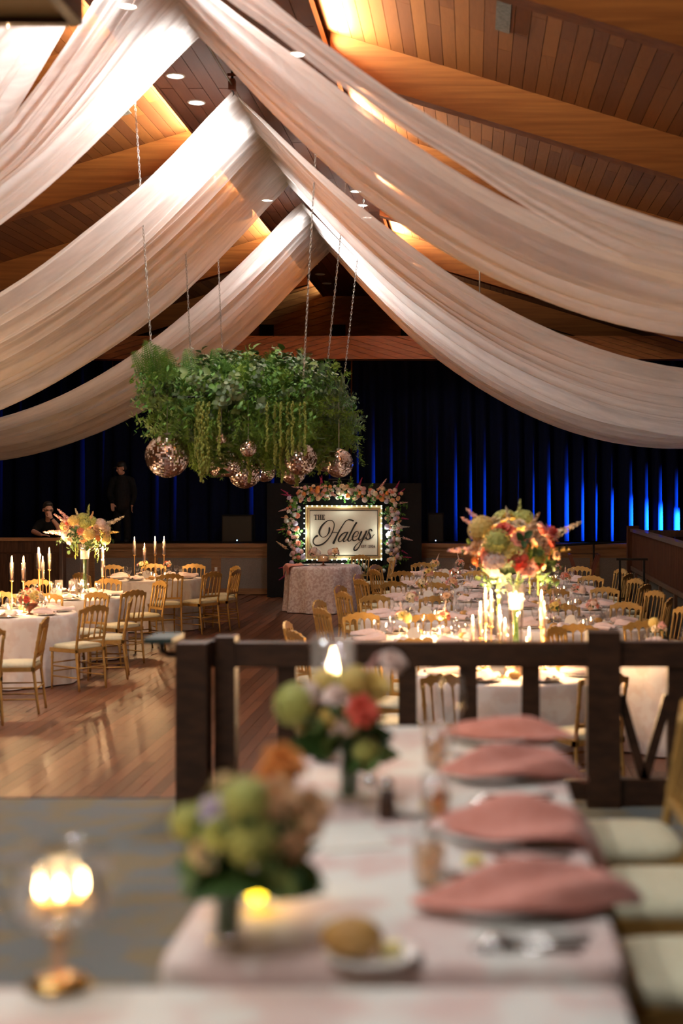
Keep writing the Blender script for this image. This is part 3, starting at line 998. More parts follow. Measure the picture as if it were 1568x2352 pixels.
def dome(parent, c, rx, rz, n, palette, r_bloom, seed, spikes=(), leaves=14, low=-0.35, hyd=0.2):
    """a rounded bouquet head of single blooms, local to parent"""
    r = random.Random(seed)
    c = Vector(c)
    for k in range(n):
        z = 1 - (1 - low) * (k + 0.5) / n
        a = k * 2.39996 + r.uniform(-0.25, 0.25)
        q = math.sqrt(max(0.0, 1 - z * z))
        d = Vector((q * math.cos(a), q * math.sin(a), z))
        j = r.uniform(0.82, 1.1)
        p = c + Vector((d.x * rx * j, d.y * rx * j, d.z * rz * j))
        cn = r.choice(palette)
        if r.random() < hyd and cn in ('lime', 'white', 'blush', 'yellow', 'lilac'):
            me, s = r.choice(HYDR), r_bloom * 1.35
        else:
            me, s = r.choice(ROSES + BUDS), r_bloom * r.uniform(0.7, 1.15)
        ob('bloom', me, parent, mtx=face_along(p, d + Vector((0, 0, 0.25)), s, r.random() * 6), mat=BLOOM[cn])
    for (az, el, L, cn) in spikes:
        d = Vector((math.cos(az) * math.cos(el), math.sin(az) * math.cos(el), math.sin(el)))
        ob('flower_spike', r.choice(SPIKES), parent, mtx=face_along(c + Vector((d.x * rx, d.y * rx, d.z * rz)) * 0.55, d, L, r.random() * 6), mat=BLOOM[cn])
    for k in range(leaves):
        a = k * 2.4
        z = r.uniform(-0.75, 0.5)
        q = math.sqrt(1 - z * z)
        d = Vector((q * math.cos(a), q * math.sin(a), z))
        ob('leaf_sprig', r.choice(LSPRIG + EUCA), parent, mtx=face_along(c + Vector((d.x * rx, d.y * rx, d.z * rz)) * 0.35, d, rx * r.uniform(0.75, 1.05), r.random() * 6), mat=GREENS['deep'] if r.random() < 0.5 else None)


# ------------------------------------------------------------------ gilded ballroom chair
def yb(z):
    return -0.19 - 0.07 * max(0, z - 0.45) / 0.42


def chair_proto():
    parts = []
    for s in (-1, 1):
        zs = [0.0, 0.1, 0.22, 0.24, 0.26, 0.42, 0.50, 0.56, 0.58, 0.60, 0.66, 0.68, 0.70, 0.78, 0.82]
        rr = [0.011, 0.013, 0.014, 0.018, 0.014, 0.016, 0.015, 0.014, 0.018, 0.014, 0.014, 0.018, 0.014, 0.014, 0.015]
        parts.append(('back_post', MB().tube([(s * 0.183, yb(z) - (0.05 * (0.42 - z) / 0.42 if z < 0.42 else 0), z) for z in zs], rr, 7).mesh('back_post', M['gold'], True)))
        zs = [0.0, 0.12, 0.2, 0.22, 0.24, 0.32, 0.34, 0.36, 0.42]
        rr = [0.010, 0.012, 0.012, 0.016, 0.012, 0.012, 0.017, 0.013, 0.016]
        parts.append(('front_leg', MB().tube([(s * 0.185, 0.185 + 0.01 * (0.42 - z), z) for z in zs], rr, 7).mesh('front_leg', M['gold'], True)))
    fr = MB()
    for (a, b, e, f) in ((-0.205, 0.205, 0.165, 0.205), (-0.205, 0.205, -0.205, -0.17), (-0.205, -0.17, -0.205, 0.205), (0.17, 0.205, -0.205, 0.205)):
        fr.bbox(a, b, e, f, 0.405, 0.445)
    parts.append(('seat_frame', fr.mesh('seat_frame', M['gold'])))
    cu = MB()
    prof = [(0.0, 0.44), (1.0, 0.44), (1.02, 0.452), (1.0, 0.468), (0.93, 0.482), (0.7, 0.490), (0.35, 0.493), (0.0, 0.494)]
    vs, fs = [], []
    N = 24
    for (r, z) in prof:
        for k in range(N):
            a = 2 * PI * k / N
            c, s = math.cos(a), math.sin(a)
            q = (abs(c) ** 5 + abs(s) ** 5) ** (-1 / 5)
            vs.append((0.2 * r * q * c, 0.2 * r * q * s + 0.0, z))
    for i in range(len(prof) - 1):
        for k in range(N):
            fs.append((i * N + k, i * N + (k + 1) % N, (i + 1) * N + (k + 1) % N, (i + 1) * N + k))
    cu.add(vs, fs)
    parts.append(('seat_cushion', cu.mesh('seat_cushion', M['cushion'], True)))
    cr = MB()
    n = 50
    front, back = [], []
    for i in range(n + 1):
        t = i / n
        x = -0.198 + 0.396 * t
        top = 0.855 + 0.052 * math.sin(PI * t) ** 0.7 + 0.006 * math.cos(t * 2 * PI * 5)
        arch = abs(math.sin(PI * 5 * t)) ** 0.6
        bot = 0.775 + 0.052 * arch + 0.022 * math.sin(PI * t)
        if t < 0.03 or t > 0.97:
            bot = 0.79
        bow = -0.018 * math.sin(PI * t)
        for z in (bot, top):
            front.append((x, yb(z) + bow + 0.011, z))
            back.append((x, yb(z) + bow - 0.011, z))
    o = len(front)
    fs = []
    for i in range(n):
        a, b, c, d = 2 * i, 2 * i + 1, 2 * i + 3, 2 * i + 2
        fs += [(a, b, c, d), (o + a, o + d, o + c, o + b), (b, o + b, o + c, c), (a, d, o + d, o + a)]
    fs += [(0, o, o + 1, 1), (2 * n, 2 * n + 1, o + 2 * n + 1, o + 2 * n)]
    cr.add(front + back, fs)
    parts.append(('crest_rail', cr.mesh('crest_rail', M['gold'])))
    for k in range(1, 5):
        x = -0.198 + 0.396 * k / 5
        bow = -0.018 * math.sin(PI * k / 5)
        zs = [0.55, 0.58, 0.62, 0.70, 0.78, 0.81]
        parts.append(('spindle', MB().tube([(x, yb(z) + bow * (z - 0.5) / 0.3, z) for z in zs], [0.008, 0.011, 0.008, 0.007, 0.009, 0.010], 6).mesh('spindle', M['gold'], True)))
    parts.append(('lower_rail', MB().box((0, yb(0.545), 0.545), (0.37, 0.02, 0.028)).mesh('lower_rail', M['gold'])))
    for (a, b) in (((-0.183, 0.187, 0.19), (0.183, 0.187, 0.19)), ((-0.183, 0.187, 0.28), (0.183, 0.187, 0.28)), ((-0.183, -0.215, 0.24), (0.183, -0.215, 0.24)),
                   ((-0.184, 0.187, 0.14), (-0.184, -0.225, 0.14)), ((0.184, 0.187, 0.14), (0.184, -0.225, 0.14)),
                   ((-0.184, 0.187, 0.25), (-0.184, -0.21, 0.25)), ((0.184, 0.187, 0.25), (0.184, -0.21, 0.25))):
        parts.append(('stretcher', MB().tube([a, b], 0.008, 6).mesh('stretcher', M['gold'], True)))
    return proto(*parts)


CHAIR = chair_proto()

# ------------------------------------------------------------------ table settings
goblet = MB().lathe([(0.001, 0.002), (0.034, 0.002), (0.034, 0.005), (0.006, 0.012), (0.005, 0.07), (0.02, 0.085), (0.036, 0.115), (0.038, 0.145), (0.034, 0.18)], 12)
GOBLET = proto(('bowl_and_stem', goblet.mesh('bowl_and_stem', M['glass'], True)), ('water', MB().lathe([(0.001, 0.09), (0.02, 0.09), (0.033, 0.115), (0.034, 0.13), (0.001, 0.131)], 10).mesh('water', M['glass'], True)))
PLATE = MB().lathe([(0.001, 0.004), (0.075, 0.004), (0.085, 0.008), (0.125, 0.017), (0.128, 0.020), (0.122, 0.021), (0.083, 0.012), (0.001, 0.009)], 22).mesh('plate', M['china'], True)


def napkin_mesh(seed, mat, hang=0.0, L=0.34, W=0.10):
    """softly folded napkin lying along +Y, tail hanging past its end when hang > 0"""
    r = random.Random(seed)
    p1, p2 = r.random() * 6, r.random() * 6

    def top(u, v):
        y = -L / 2 + L * u
        w = W * (0.55 + 0.55 * math.sin(PI * min(1, 0.15 + 0.75 * u)))
        x = (v - 0.5) * 2 * w
        z = 0.022 + 0.030 * math.exp(-((v - 0.5) / 0.33) ** 2) * (0.6 + 0.5 * math.sin(u * 5 + p1)) + 0.008 * math.sin(v * 14 + p2 + u * 4)
        z *= (1 if 0.02 < v < 0.98 else 0.4)
        return Vector((x + 0.012 * math.sin(u * 7 + p2), y, max(0.004, z)))

    def fn(u, v):
        if hang and u > 0.72:
            t = (u - 0.72) / 0.28
            q = top(0.72, v)
            return (q.x * (1 - 0.2 * t), q.y + 0.05 * math.sin(min(1, t * 2) * PI / 2), q.z - hang * t * t * (0.8 + 0.2 * math.sin(v * 9)))
        return tuple(top(u, v))
    m = MB().grid(fn, 22, 16)
    n = len(m.v)
    m.add([(x, y, z - 0.006) for (x, y, z) in m.v[:n]], [tuple(reversed(f)) for f in m.f[:]])
    return m.mesh('napkin', mat, True)


NAPB = [napkin_mesh(s, M['napkin2'], 0, 0.30, 0.085) for s in (1, 2)]
taper_glass = MB().lathe([(0.022, 0.0), (0.026, 0.004), (0.027, 0.20), (0.0255, 0.20), (0.0245, 0.004)], 10)
FLAME = MB().lathe([(0.0005, 0.0), (0.0045, 0.006), (0.006, 0.014), (0.0045, 0.026), (0.0005, 0.040)], 8).mesh('flame', M['flame'], True)


def taper_proto(h):
    """tall brass stem with a cup, a taper candle in a glass chimney"""
    st = MB().lathe([(0.001, 0.0), (0.045, 0.0), (0.045, 0.006), (0.008, 0.014), (0.005, 0.03), (0.005, h - 0.02), (0.022, h - 0.008), (0.026, h), (0.001, h + 0.002)], 12)
    T = Matrix.Translation((0, 0, h))
    return proto(('stem', st.mesh('stem', M['brass'], True)), ('candle', MB().tube([(0, 0, 0), (0, 0, 0.235)], 0.0105, 8).mesh('candle', M['wax'], True), T, [('flame', FLAME, Matrix.Translation((0, 0, 0.236)) @ Matrix.Scale(1.0, 4))]),
                 ('glass_chimney', taper_glass.mesh('glass_chimney', M['glass'], True), T))


TAPERS = [taper_proto(h) for h in (0.10, 0.17, 0.26, 0.36)]


def votive_proto(r, h):
    g = MB().lathe([(0.001, 0.004), (r * 0.96, 0.004), (r, 0.01), (r, h), (r - 0.003, h), (r - 0.004, 0.012)], 14).mesh('glass_cylinder', M['glass'], True)
    c = MB().lathe([(0.001, h * 0.44), (r * 0.62, h * 0.44), (r * 0.66, h * 0.42), (r * 0.66, 0.006)], 12).mesh('candle', M['wax'], True)
    return proto(('glass_cylinder', g), ('candle', c, None, [('flame', FLAME, Matrix.Translation((0, 0, h * 0.44)))]))


VOTIVE = votive_proto(0.035, 0.09)
CYLINDER = votive_proto(0.05, 0.22)
CARD = proto(('card', MB().lathe([(0.001, 0.0), (0.065, 0.0), (0.065, 0.006), (0.001, 0.006)], 18).mesh('card', M['card'])), ('stand', MB().box((0, -0.065, 0.003), (0.05, 0.02, 0.05)).mesh('stand', M['brass'])))
BREAD = MB().ball((0, 0, 0.028), (0.048, 0.036, 0.030), 10, 8).mesh('bread_roll', M['bread'], True)
shaker = MB().lathe([(0.001, 0), (0.018, 0), (0.02, 0.01), (0.015, 0.06), (0.001, 0.062)], 10)
SHAKER = proto(('jar', shaker.mesh('jar', M['glass'], True)), ('cap', MB().lathe([(0.016, 0.058), (0.017, 0.07), (0.010, 0.08), (0.001, 0.081)], 10).mesh('cap', M['silver'], True)))


def cloth_mesh(r, h, seed, mat, flare=0.09, nf=13, name='tablecloth'):
    q = random.Random(seed)
    p1, p2 = q.random() * 6, q.random() * 6
    prof = [(0.001, h + 0.004), (r * 0.5, h + 0.004), (r * 0.93, h + 0.004), (r, h + 0.002), (r + 0.012, h - 0.012), (r + 0.018, h - 0.05), (r + 0.025, h - 0.16),
            (r + 0.03, h - 0.32), (r + 0.036, h * 0.30), (r + 0.042, h * 0.13), (r + 0.045, 0.012)]

    def fold(i, a, rr):
        if i < 5:
            return rr
        k = (i - 4) / 6.0
        s = math.sin(nf * a + p1 + 0.6 * math.sin(3 * a + p2))
        return rr + flare * 0.55 * k * (abs(s) ** 1.2 * (1 if s > 0 else -0.55)) + 0.015 * k * math.sin(5 * a + p2)
    return MB().lathe(prof, 110, fold=fold).mesh(name, mat, True)


TR, TH = 0.72, 0.755
CLOTHS = [cloth_mesh(TR, TH, s, M['cloth'], 0.06) for s in (1, 2, 3)]
TABLE = proto(('tabletop', MB().lathe([(0.001, TH), (TR - 0.01, TH), (TR - 0.01, TH - 0.03), (0.001, TH - 0.03)], 24).mesh('tabletop', M['stage_wood'])),
              ('pedestal', MB().lathe([(0.3, 0.0), (0.28, 0.03), (0.05, 0.06), (0.05, TH - 0.06), (0.2, TH - 0.03)], 12).mesh('pedestal', M['black_metal'])))


def small_bouquet(loc, label, seed, palette, s=1.0, group=None, spike=None):
    t = thing('bud_vase', label, 'bouquet', loc, 0, group)
    ob('vase', MB().lathe([(0.001, 0.002), (0.026, 0.002), (0.032, 0.03), (0.022, 0.09), (0.026, 0.11), (0.024, 0.11), (0.02, 0.09)], 10).mesh('vase', M['glass'], True), t, scale=s)
    dome(t, (0, 0, 0.165 * s), 0.055 * s, 0.05 * s, 7, palette, 0.036 * s, seed, spikes=[(rng.random() * 6, 1.2, 0.12 * s, spike or palette[0])] if seed % 2 else (), leaves=6)
    return t


def tall_bouquet(loc, label, seed, vh, trail, big):
    t = thing('tall_bouquet', label, 'bouquet', loc)
    v = MB().lathe([(0.001, 0.004), (0.062, 0.004), (0.064, 0.012), (0.052, vh * 0.4), (0.060, vh * 0.8), (0.085, vh), (0.082, vh), (0.056, vh * 0.78), (0.048, vh * 0.4), (0.058, 0.02), (0.001, 0.02)], 20)
    ob('vase', v.mesh('vase', M['glass'], True), t)
    ob('water', MB().lathe([(0.001, vh * 0.72), (0.052, vh * 0.72), (0.056, vh * 0.86), (0.062, vh * 0.90), (0.001, vh * 0.90)], 16).mesh('water', M['card'], True), t)  # opaque white: light caught in the water is put into its colour
    stems = MB()
    q = random.Random(seed)
    for k in range(9):
        a = k * 0.7
        stems.tube([(0.03 * math.cos(a), 0.03 * math.sin(a), 0.1), (-0.03 * math.cos(a + 1), -0.03 * math.sin(a + 1), vh * 0.9), (0.12 * math.cos(a), 0.12 * math.sin(a), vh + 0.12)], 0.004, 4)
    ob('stems', stems.mesh('stems', GREENS['deep']), t)
    c = (0, 0, vh + (0.24 if big else 0.13))
    dome(t, c, 0.31 if big else 0.27, 0.26 if big else 0.20, 46, ['coral', 'peach', 'yellow', 'lime', 'pink', 'lime', 'cream', 'peach', 'orange', 'red', 'blush'], 0.086 if big else 0.062, seed,
         spikes=[(PI * 0.95, 0.75, 0.36, 'pink'), (PI * 0.98, 0.6, 0.34, 'pink'), (PI * 1.05, 0.05, 0.36, 'pink'), (PI * 1.1, 0.1, 0.30, 'pink'), (0.15, 0.45, 0.40, 'cream'), (0.3, 0.05, 0.28, 'yellow'), (1.2, 1.35, 0.28, 'lime'), (4.3, 1.1, 0.26, 'cream'), (5.4, 0.9, 0.26, 'peach')],
         leaves=22, low=-0.45, hyd=0.8)
    for k in range(trail):
        a = q.uniform(0, 2 * PI)
        ob('amaranth_strand', AMAR[k % 2], t, mtx=Matrix.Translation((0.17 * math.cos(a), 0.17 * math.sin(a), vh + 0.1)) @ Matrix.Scale(q.uniform(0.15, 0.42), 4))
    return t


# ------------------------------------------------------------------ dining tables on the dance floor
ROWS = {'m': 'dance floor row', 'r': 'boarded railing row', 'l': 'far row'}
TABLES = [  # x, y, row, order from the railing, chair bearings
    (0.30, 10.85, 'm', 0, (-112, -62, 155, -155)),
    (-0.46, 13.15, 'm', 1, (-92, -148, 172, 122)),
    (-0.46, 15.40, 'm', 2, (-90, -150, 165, 122)),
    (-0.44, 17.65, 'm', 3, (-90, -148, 165, 118)),
    (-0.42, 19.85, 'm', 4, (-92, 68, -148, 160, 118)),
    (-0.38, 22.05, 'm', 5, (-95, -148, 155, 110, 62)),
    (1.80, 12.10, 'r', 0, (98, 145, -60)),
    (1.05, 14.38, 'r', 1, (-93, 25, -25, 62)),
    (1.05, 16.60, 'r', 2, (-93, 25, -25, 62)),
    (1.06, 18.80, 'r', 3, (-94, 25, -25, 62)),
    (1.08, 21.00, 'r', 4, (-94, 25, -25, 62, 105)),
    (-5.42, 13.50, 'l', 0, (12, -35)),
    (-5.15, 15.80, 'l', 1, (-30, 15, 58, 112)),
    (-5.15, 18.05, 'l', 2, (-38, 40, 82, 122, -84, -144)),
    (-4.85, 21.60, 'l', 3, (-68, -38, -8, 28, 72, 102, 132, -128)),
]


def side_name(row, a):
    a %= 360
    if 50 <= a < 130:
        return 'stage side'
    if 230 <= a < 310:
        return 'railing side'
    right = a < 50 or a >= 310
    if row == 'l':
        return 'dance floor side' if right else 'outer side'
    if row == 'r':
        return 'boarded side' if right else 'inner side'
    return 'inner side' if right else 'dance floor side'


CANDLE = (1.0, 0.60, 0.28)
NTH = ['first', 'second', 'third', 'fourth', 'fifth', 'sixth']
for ti, (tx, ty, row, k, angs) in enumerate(TABLES):
    where = '%s table from railing, %s' % (NTH[k], ROWS[row])
    inst(TABLE, 'round_table', 'round pedestal table under a blush cloth, ' + where, 'table', (tx, ty, 0), 0, 'round dining tables')
    tag(ob('tablecloth', CLOTHS[ti % 3], None, (tx, ty, 0), (0, 0, ti * 1.1)), 'floor-length blush damask cloth on ' + where, 'tablecloth', 'floor-length tablecloths')
    sides = {}
    for a in angs:
        sides.setdefault(side_name(row, a), []).append(a)
    for a in angs:
        far = 1.02 + (0.03 if row == 'l' else 0)
        x, y = tx + far * math.cos(R(a)), ty + far * math.sin(R(a))
        sn_ = side_name(row, a)
        mates = sides[sn_]
        extra = ''
        if len(mates) > 1:      # tell chairs on one side of a table apart by what they are nearer to
            if sn_ in ('stage side', 'railing side'):
                key = lambda q: math.cos(R(q)) * (-1 if row == 'l' else 1)
                names = ['nearer dance floor', 'farther in'] if len(mates) == 2 else ['nearer dance floor', 'middle', 'farther in']
            else:
                key = lambda q: math.sin(R(q))
                names = ['nearer railing', 'nearer stage'] if len(mates) == 2 else ['nearer railing', 'middle', 'nearer stage']
            extra = ', ' + names[sorted(mates, key=key).index(a)]
        inst(CHAIR, 'ballroom_chair', 'gold cream-seated chair, %s of %s%s' % (sn_, where, extra), 'chair', (x, y, 0), R(a + 90 + rng.uniform(-6, 6)), 'gold chairs at ' + where)
    # one place for each of eight seats
    zt = TH + 0.004
    for s in range(8):
        a = R(22 + 45 * s + ti * 7)
        c, sn = math.cos(a), math.sin(a)
        tag(ob('plate', PLATE, None, (tx + 0.55 * c, ty + 0.55 * sn, zt)), 'white dinner plate under a napkin on ' + where, 'plate', 'plates on ' + where)
        tag(ob('napkin', NAPB[s % 2], None, (tx + 0.55 * c, ty + 0.55 * sn, zt + 0.021), (0, 0, a - PI / 2 + rng.uniform(-0.3, 0.3))), 'folded blush napkin on a plate, ' + where, 'napkin', 'napkins on ' + where)
        g = a + 0.30
        inst(GOBLET, 'water_goblet', 'clear stemmed water goblet on ' + where, 'glass', (tx + 0.42 * math.cos(g), ty + 0.42 * math.sin(g), zt), 0, 'goblets on ' + where)
        if s % 2 == 0:
            g = a - 0.36
            tag(ob('bread_roll', BREAD, None, (tx + 0.38 * math.cos(g), ty + 0.38 * math.sin(g), zt)), 'small bread roll on the cloth of ' + where, 'bread roll', 'bread rolls on ' + where)
    tall = ti in (0, 13)
    # candles in the middle
    if ti == 0:
        cand = [(-0.16, -0.10, 3), (-0.24, 0.06, 2), (-0.10, -0.24, 2), (-0.20, 0.20, 3), (-0.30, -0.10, 1), (0.22, -0.12, 3), (0.25, 0.12, 2), (0.02, 0.26, 3), (-0.06, -0.32, 1), (0.12, -0.28, 0)]
    elif ti == 13:
        cand = [(0.42, 0.16, 3), (0.46, 0.02, 2), (0.36, 0.36, 3), (-0.28, -0.22, 3), (-0.34, -0.06, 3), (-0.20, -0.34, 2), (-0.16, -0.20, 3)]
    elif row == 'l':
        cand = [(0.02, 0.04, 3), (-0.12, -0.05, 2), (0.17, -0.02, 3), (-0.26, -0.10, 3)]
    else:
        cand = []
    for (dx, dy, h) in cand:
        inst(TAPERS[h], 'taper_candle', 'lit %s taper in a glass chimney on ' % ('tall' if h > 1 else 'short') + where, 'candle', (tx + dx, ty + dy, zt), 0, 'taper candles on ' + where)
        lamp('POINT', (tx + dx, ty + dy, zt + (0.10, 0.17, 0.26, 0.36)[h] + 0.29), 5, CANDLE, size=0.012, name='candle_light')
    for (dx, dy) in (((0.14, 0.10), (-0.06, 0.16), (0.05, -0.15)) if ti != 13 else ((0.06, 0.10), (-0.06, -0.10), (0.12, -0.18))):
        inst(VOTIVE if not tall else CYLINDER, 'votive_candle', 'lit candle in a clear glass cylinder on ' + where, 'candle', (tx + dx * 1.1, ty + dy * 1.1, zt), 0, 'cylinder candles on ' + where)
        if ti in (0, 1, 12, 13):
            lamp('POINT', (tx + dx * 1.1, ty + dy * 1.1, zt + (0.148 if tall else 0.092)), 8 if tall else 5, CANDLE, size=0.012, name='candle_light')
    if tall:
        tall_bouquet((tx + (0.03 if ti == 0 else 0.23), ty, zt), 'tall bouquet of coral, peach and lime blooms in glass, ' + ('behind the railing' if ti == 0 else 'across the dance floor'), 31 + ti, 0.67, 4 if ti == 0 else 7, ti == 0)
    else:
        small_bouquet((tx + 0.18, ty + 0.20, zt), 'small pink bouquet in a bud vase, ' + where, 40 + ti, ['pink', 'coral', 'blush', 'peach'], 1.15, 'bud vases on ' + where, 'blush')
        small_bouquet((tx - 0.20, ty + 0.12, zt), 'small peach bouquet in a bud vase, ' + where, 60 + ti, ['peach', 'pink', 'cream', 'yellow'], 1.15, 'bud vases on ' + where, 'blush')
    c = inst(CARD, 'table_card', 'round white table card on a small brass stand, ' + where, 'card', (tx - 0.10 + 0.03 * (ti % 3), ty - 0.24, zt + 0.068), 0.2)
    c.rotation_euler = (PI / 2 * 0.96, 0, 0.3 if row == 'l' else -0.2)
    inst(SHAKER, 'salt_shaker', 'small glass shaker with a steel cap on ' + where, 'shaker', (tx + 0.28, ty - 0.05, zt), 0, 'shakers on ' + where)
# low compote of roses at the frame edge across the dance floor
lc = thing('low_compote', 'low bowl of coral, cream and yellow roses on the cloth across the dance floor', 'bouquet', (-4.86, 15.62, TH + 0.004))
ob('bowl', MB().lathe([(0.001, 0.0), (0.05, 0.0), (0.02, 0.02), (0.02, 0.05), (0.07, 0.08), (0.09, 0.12), (0.085, 0.12), (0.001, 0.07)], 14).mesh('bowl', M['red_wood'], True), lc)
dome(lc, (0, 0, 0.18), 0.13, 0.11, 20, ['coral', 'cream', 'yellow', 'peach', 'red', 'blush'], 0.045, 77, leaves=10)

# ------------------------------------------------------------------ hanging greenery with mirror balls
HC = Vector((-2.84, 18.95, 3.16))
HX, HYL, HZ = 1.04, 2.95, 0.36
hang = thing('hanging_greenery', 'long hanging cloud of ferns, eucalyptus and amaranth over the dance floor', 'greenery', HC)
fr = MB()
for s in (-1, 1):
    fr.tube([(s * 0.86, -2.4, 0.05), (s * 0.86, 2.4, 0.05)], 0.02, 6)
for y in (-2.3, -1.25, 0, 1.25, 2.3):
    fr.tube([(-0.86, y, 0.05), (0.86, y, 0.05)], 0.015, 6)
ob('frame', fr.mesh('frame', M['black_metal']), hang)
# chains: links alternate, from roof fixings down to the frame


def chain_mesh(length):
    m = MB()
    n = int(length / 0.042)
    for i in range(n):
        z = length * (i + 0.5) / n
        pts = []
        for q in range(8):
            a = 2 * PI * q / 8
            u, w = 0.011 * math.cos(a), 0.029 * math.sin(a)
            pts.append((u, 0, z + w) if i % 2 else (0, u, z + w))
        m.tube(pts + [pts[0]], 0.0042, 4, False)
    return m.mesh('chain', M['steel'], True)


CHAINS = [((-0.86, -2.4), (-4.02, 16.9)), ((-0.86, -0.1), (-3.95, 19.2)), ((-0.86, 2.3), (-3.9, 21.5)), ((0.86, -2.4), (-1.76, 16.3)), ((0.86, -0.1), (-1.62, 18.8)), ((0.86, 2.3), (-1.60, 21.3))]
for (a, b) in CHAINS:
    p0 = Vector((a[0], a[1], 0.05))
    top = roof_z(b[0]) if (b[0] > SOF_R or b[0] < SOF_L) else SOF_Z
    p1 = Vector((b[0], b[1], top)) - HC
    d = p1 - p0
    ob('chain', chain_mesh(d.length), hang, mtx=face_along(p0, d))

r4 = random.Random(99)


def skin_point():
    """a point on the rounded box of foliage, with its outward direction; the railing end gets more"""
    while True:
        u = Vector((r4.uniform(-1, 1), r4.uniform(-1, 1), r4.uniform(-1, 1)))
        q = (u.x ** 4 + u.y ** 4 + u.z ** 4) ** 0.25
        if q < 0.35 or q > 1:
            continue
        u = u / q
        p = Vector((u.x * HX, u.y * HYL, u.z * HZ))
        n = Vector((u.x ** 3 / HX, u.y ** 3 / HYL, u.z ** 3 / HZ)).normalized()
        if p.y > 0 and r4.random() < 0.35 * (p.y / HYL + 0.5):
            continue
        if n.z > 0.85 and r4.random() < 0.35:
            continue
        return p, n


def sprig(meshes, n, lo, hi, bias, inner=0.75, maxn=300, mats=None):
    for k in range(n):
        p, nn = skin_point()
        d = (nn + Vector((r4.uniform(-0.45, 0.45), r4.uniform(-0.45, 0.45), bias + r4.uniform(-0.3, 0.3)))).normalized()
        me = r4.choice(meshes)
        k2 = 0.7 if (p.y < -1.9 and p.z < 0.05 and d.z < 0) else 1.0
        ob(me.name.split('.')[0], me, hang, mtx=face_along(p * inner, d, r4.uniform(lo, hi) * k2, r4.random() * 6), mat=r4.choice(mats) if mats else None)


sprig(FERN, 210, 0.36, 0.56, 0.2)
sprig(FEATHER, 290, 0.38, 0.64, -0.55)
sprig(LSPRIG, 280, 0.26, 0.42, 0.30, 0.85, mats=[None, None, GREENS['fern'], GREENS['euca'], GREENS['deep']])
sprig(EUCA, 150, 0.30, 0.46, -0.05, 0.88)
# tall fronds standing above the near end and the far end
for (x, y, h, t) in ((-0.78, -2.75, 0.62, -0.05), (-0.70, -2.7, 0.52, 0.25), (-0.86, -2.6, 0.52, -0.35), (-0.80, -2.5, 0.58, 0.1), (0.62, -1.2, 0.56, 0.1), (0.72, -0.6, 0.60, -0.1), (0.68, -1.0, 0.55, -0.3), (0.45, -1.5, 0.42, 0.4), (-0.1, -2.4, 0.40, 0.2), (0.2, -2.0, 0.42, -0.2)):
    # broad side of the frond towards the railing
    d = Vector((t, -0.15, 1)).normalized()
    s = Vector((0, -1, 0)) - d * Vector((0, -1, 0)).dot(d)
    s.normalize()
    ob('fern_frond', FERN[0], hang, mtx=Matrix.Translation((x, y, HZ * 0.4)) @ Matrix((s, d.cross(s), d)).transposed().to_4x4() @ Matrix.Scale(h, 4))
# hanging skirts of fine fern below, then amaranth strands
skirt = MB()
for k in range(190):
    x, y = r4.uniform(-HX, HX), r4.choice((r4.uniform(-HYL, -1.6), r4.uniform(-HYL, HYL)))
    if x < -0.5 and y < -1.7:
        continue
    L = r4.uniform(0.20, 0.38) if y < -1.9 else r4.uniform(0.35, 0.64)
    T = face_along((x, y, -HZ * 0.6), (r4.uniform(-0.3, 0.3), r4.uniform(-0.3, 0.3), -1), L, r4.random() * 6)
    me = r4.choice(FEATHER)
    skirt.add([T @ v.co for v in me.vertices], [tuple(f.vertices) for f in me.polygons])
ob('fern_skirt', skirt.mesh('fern_skirt', GREENS['feather'], True), hang, kind='stuff')
for (x, y, L) in ((-0.25, -2.9, 0.75), (-0.20, -2.95, 0.90), (-0.30, -2.8, 0.62), (-0.15, -2.9, 0.80), (-0.02, -2.9, 0.6), (0.52, -2.9, 0.55), (0.60, -2.8, 0.70), (0.68, -2.95, 0.50), (0.75, -2.85, 0.66), (0.82, -3.0, 0.60),
                  (0.88, -2.8, 0.55), (0.95, -2.9, 0.6), (0.58, -2.1, 0.9), (0.7, -1.7, 0.95), (0.86, -2.2, 0.75), (0.9, -1.0, 0.8), (-0.4, -1.8, 0.8), (0.1, -1.5, 0.9), (-0.6, -1.0, 0.7)):
    ob('amaranth_strand', r4.choice(AMAR), hang, mtx=Matrix.Translation((x, y, -0.05)) @ Matrix.Rotation(r4.random() * 6, 4, 'Z') @ Matrix.Scale(L, 4))
for (x, y, L) in ((1.02, -2.0, 0.7), (1.1, -1.7, 0.62), (-0.1, -2.3, 0.72), (-0.05, -2.2, 0.8)):
    ob('leaf_sprig', LSPRIG[2], hang, mtx=face_along((x * 0.85, y, -0.05), (0.25 if x > 0.5 else 0, 0, -1), L, 0.3))
# fine inner foliage nobody could count
core = MB()
for k in range(15000):
    p = Vector((r4.uniform(-1, 1) * HX, r4.uniform(-1, 1) * HYL, r4.uniform(-1.15, 0.95) * HZ))
    d = Vector((r4.uniform(-1, 1), r4.uniform(-1, 1), r4.uniform(-1, 1))).normalized()
    s = d.cross(Vector((0.3, 0.2, 0.9))).normalized() * r4.uniform(0.010, 0.022)
    L = r4.uniform(0.05, 0.11)
    core.add([p, p + d * L * 0.5 + s, p + d * L, p + d * L * 0.5 - s], [(0, 1, 2, 3)])
ob('inner_foliage', core.mesh('inner_foliage', GREENS['fern']), hang, kind='stuff')

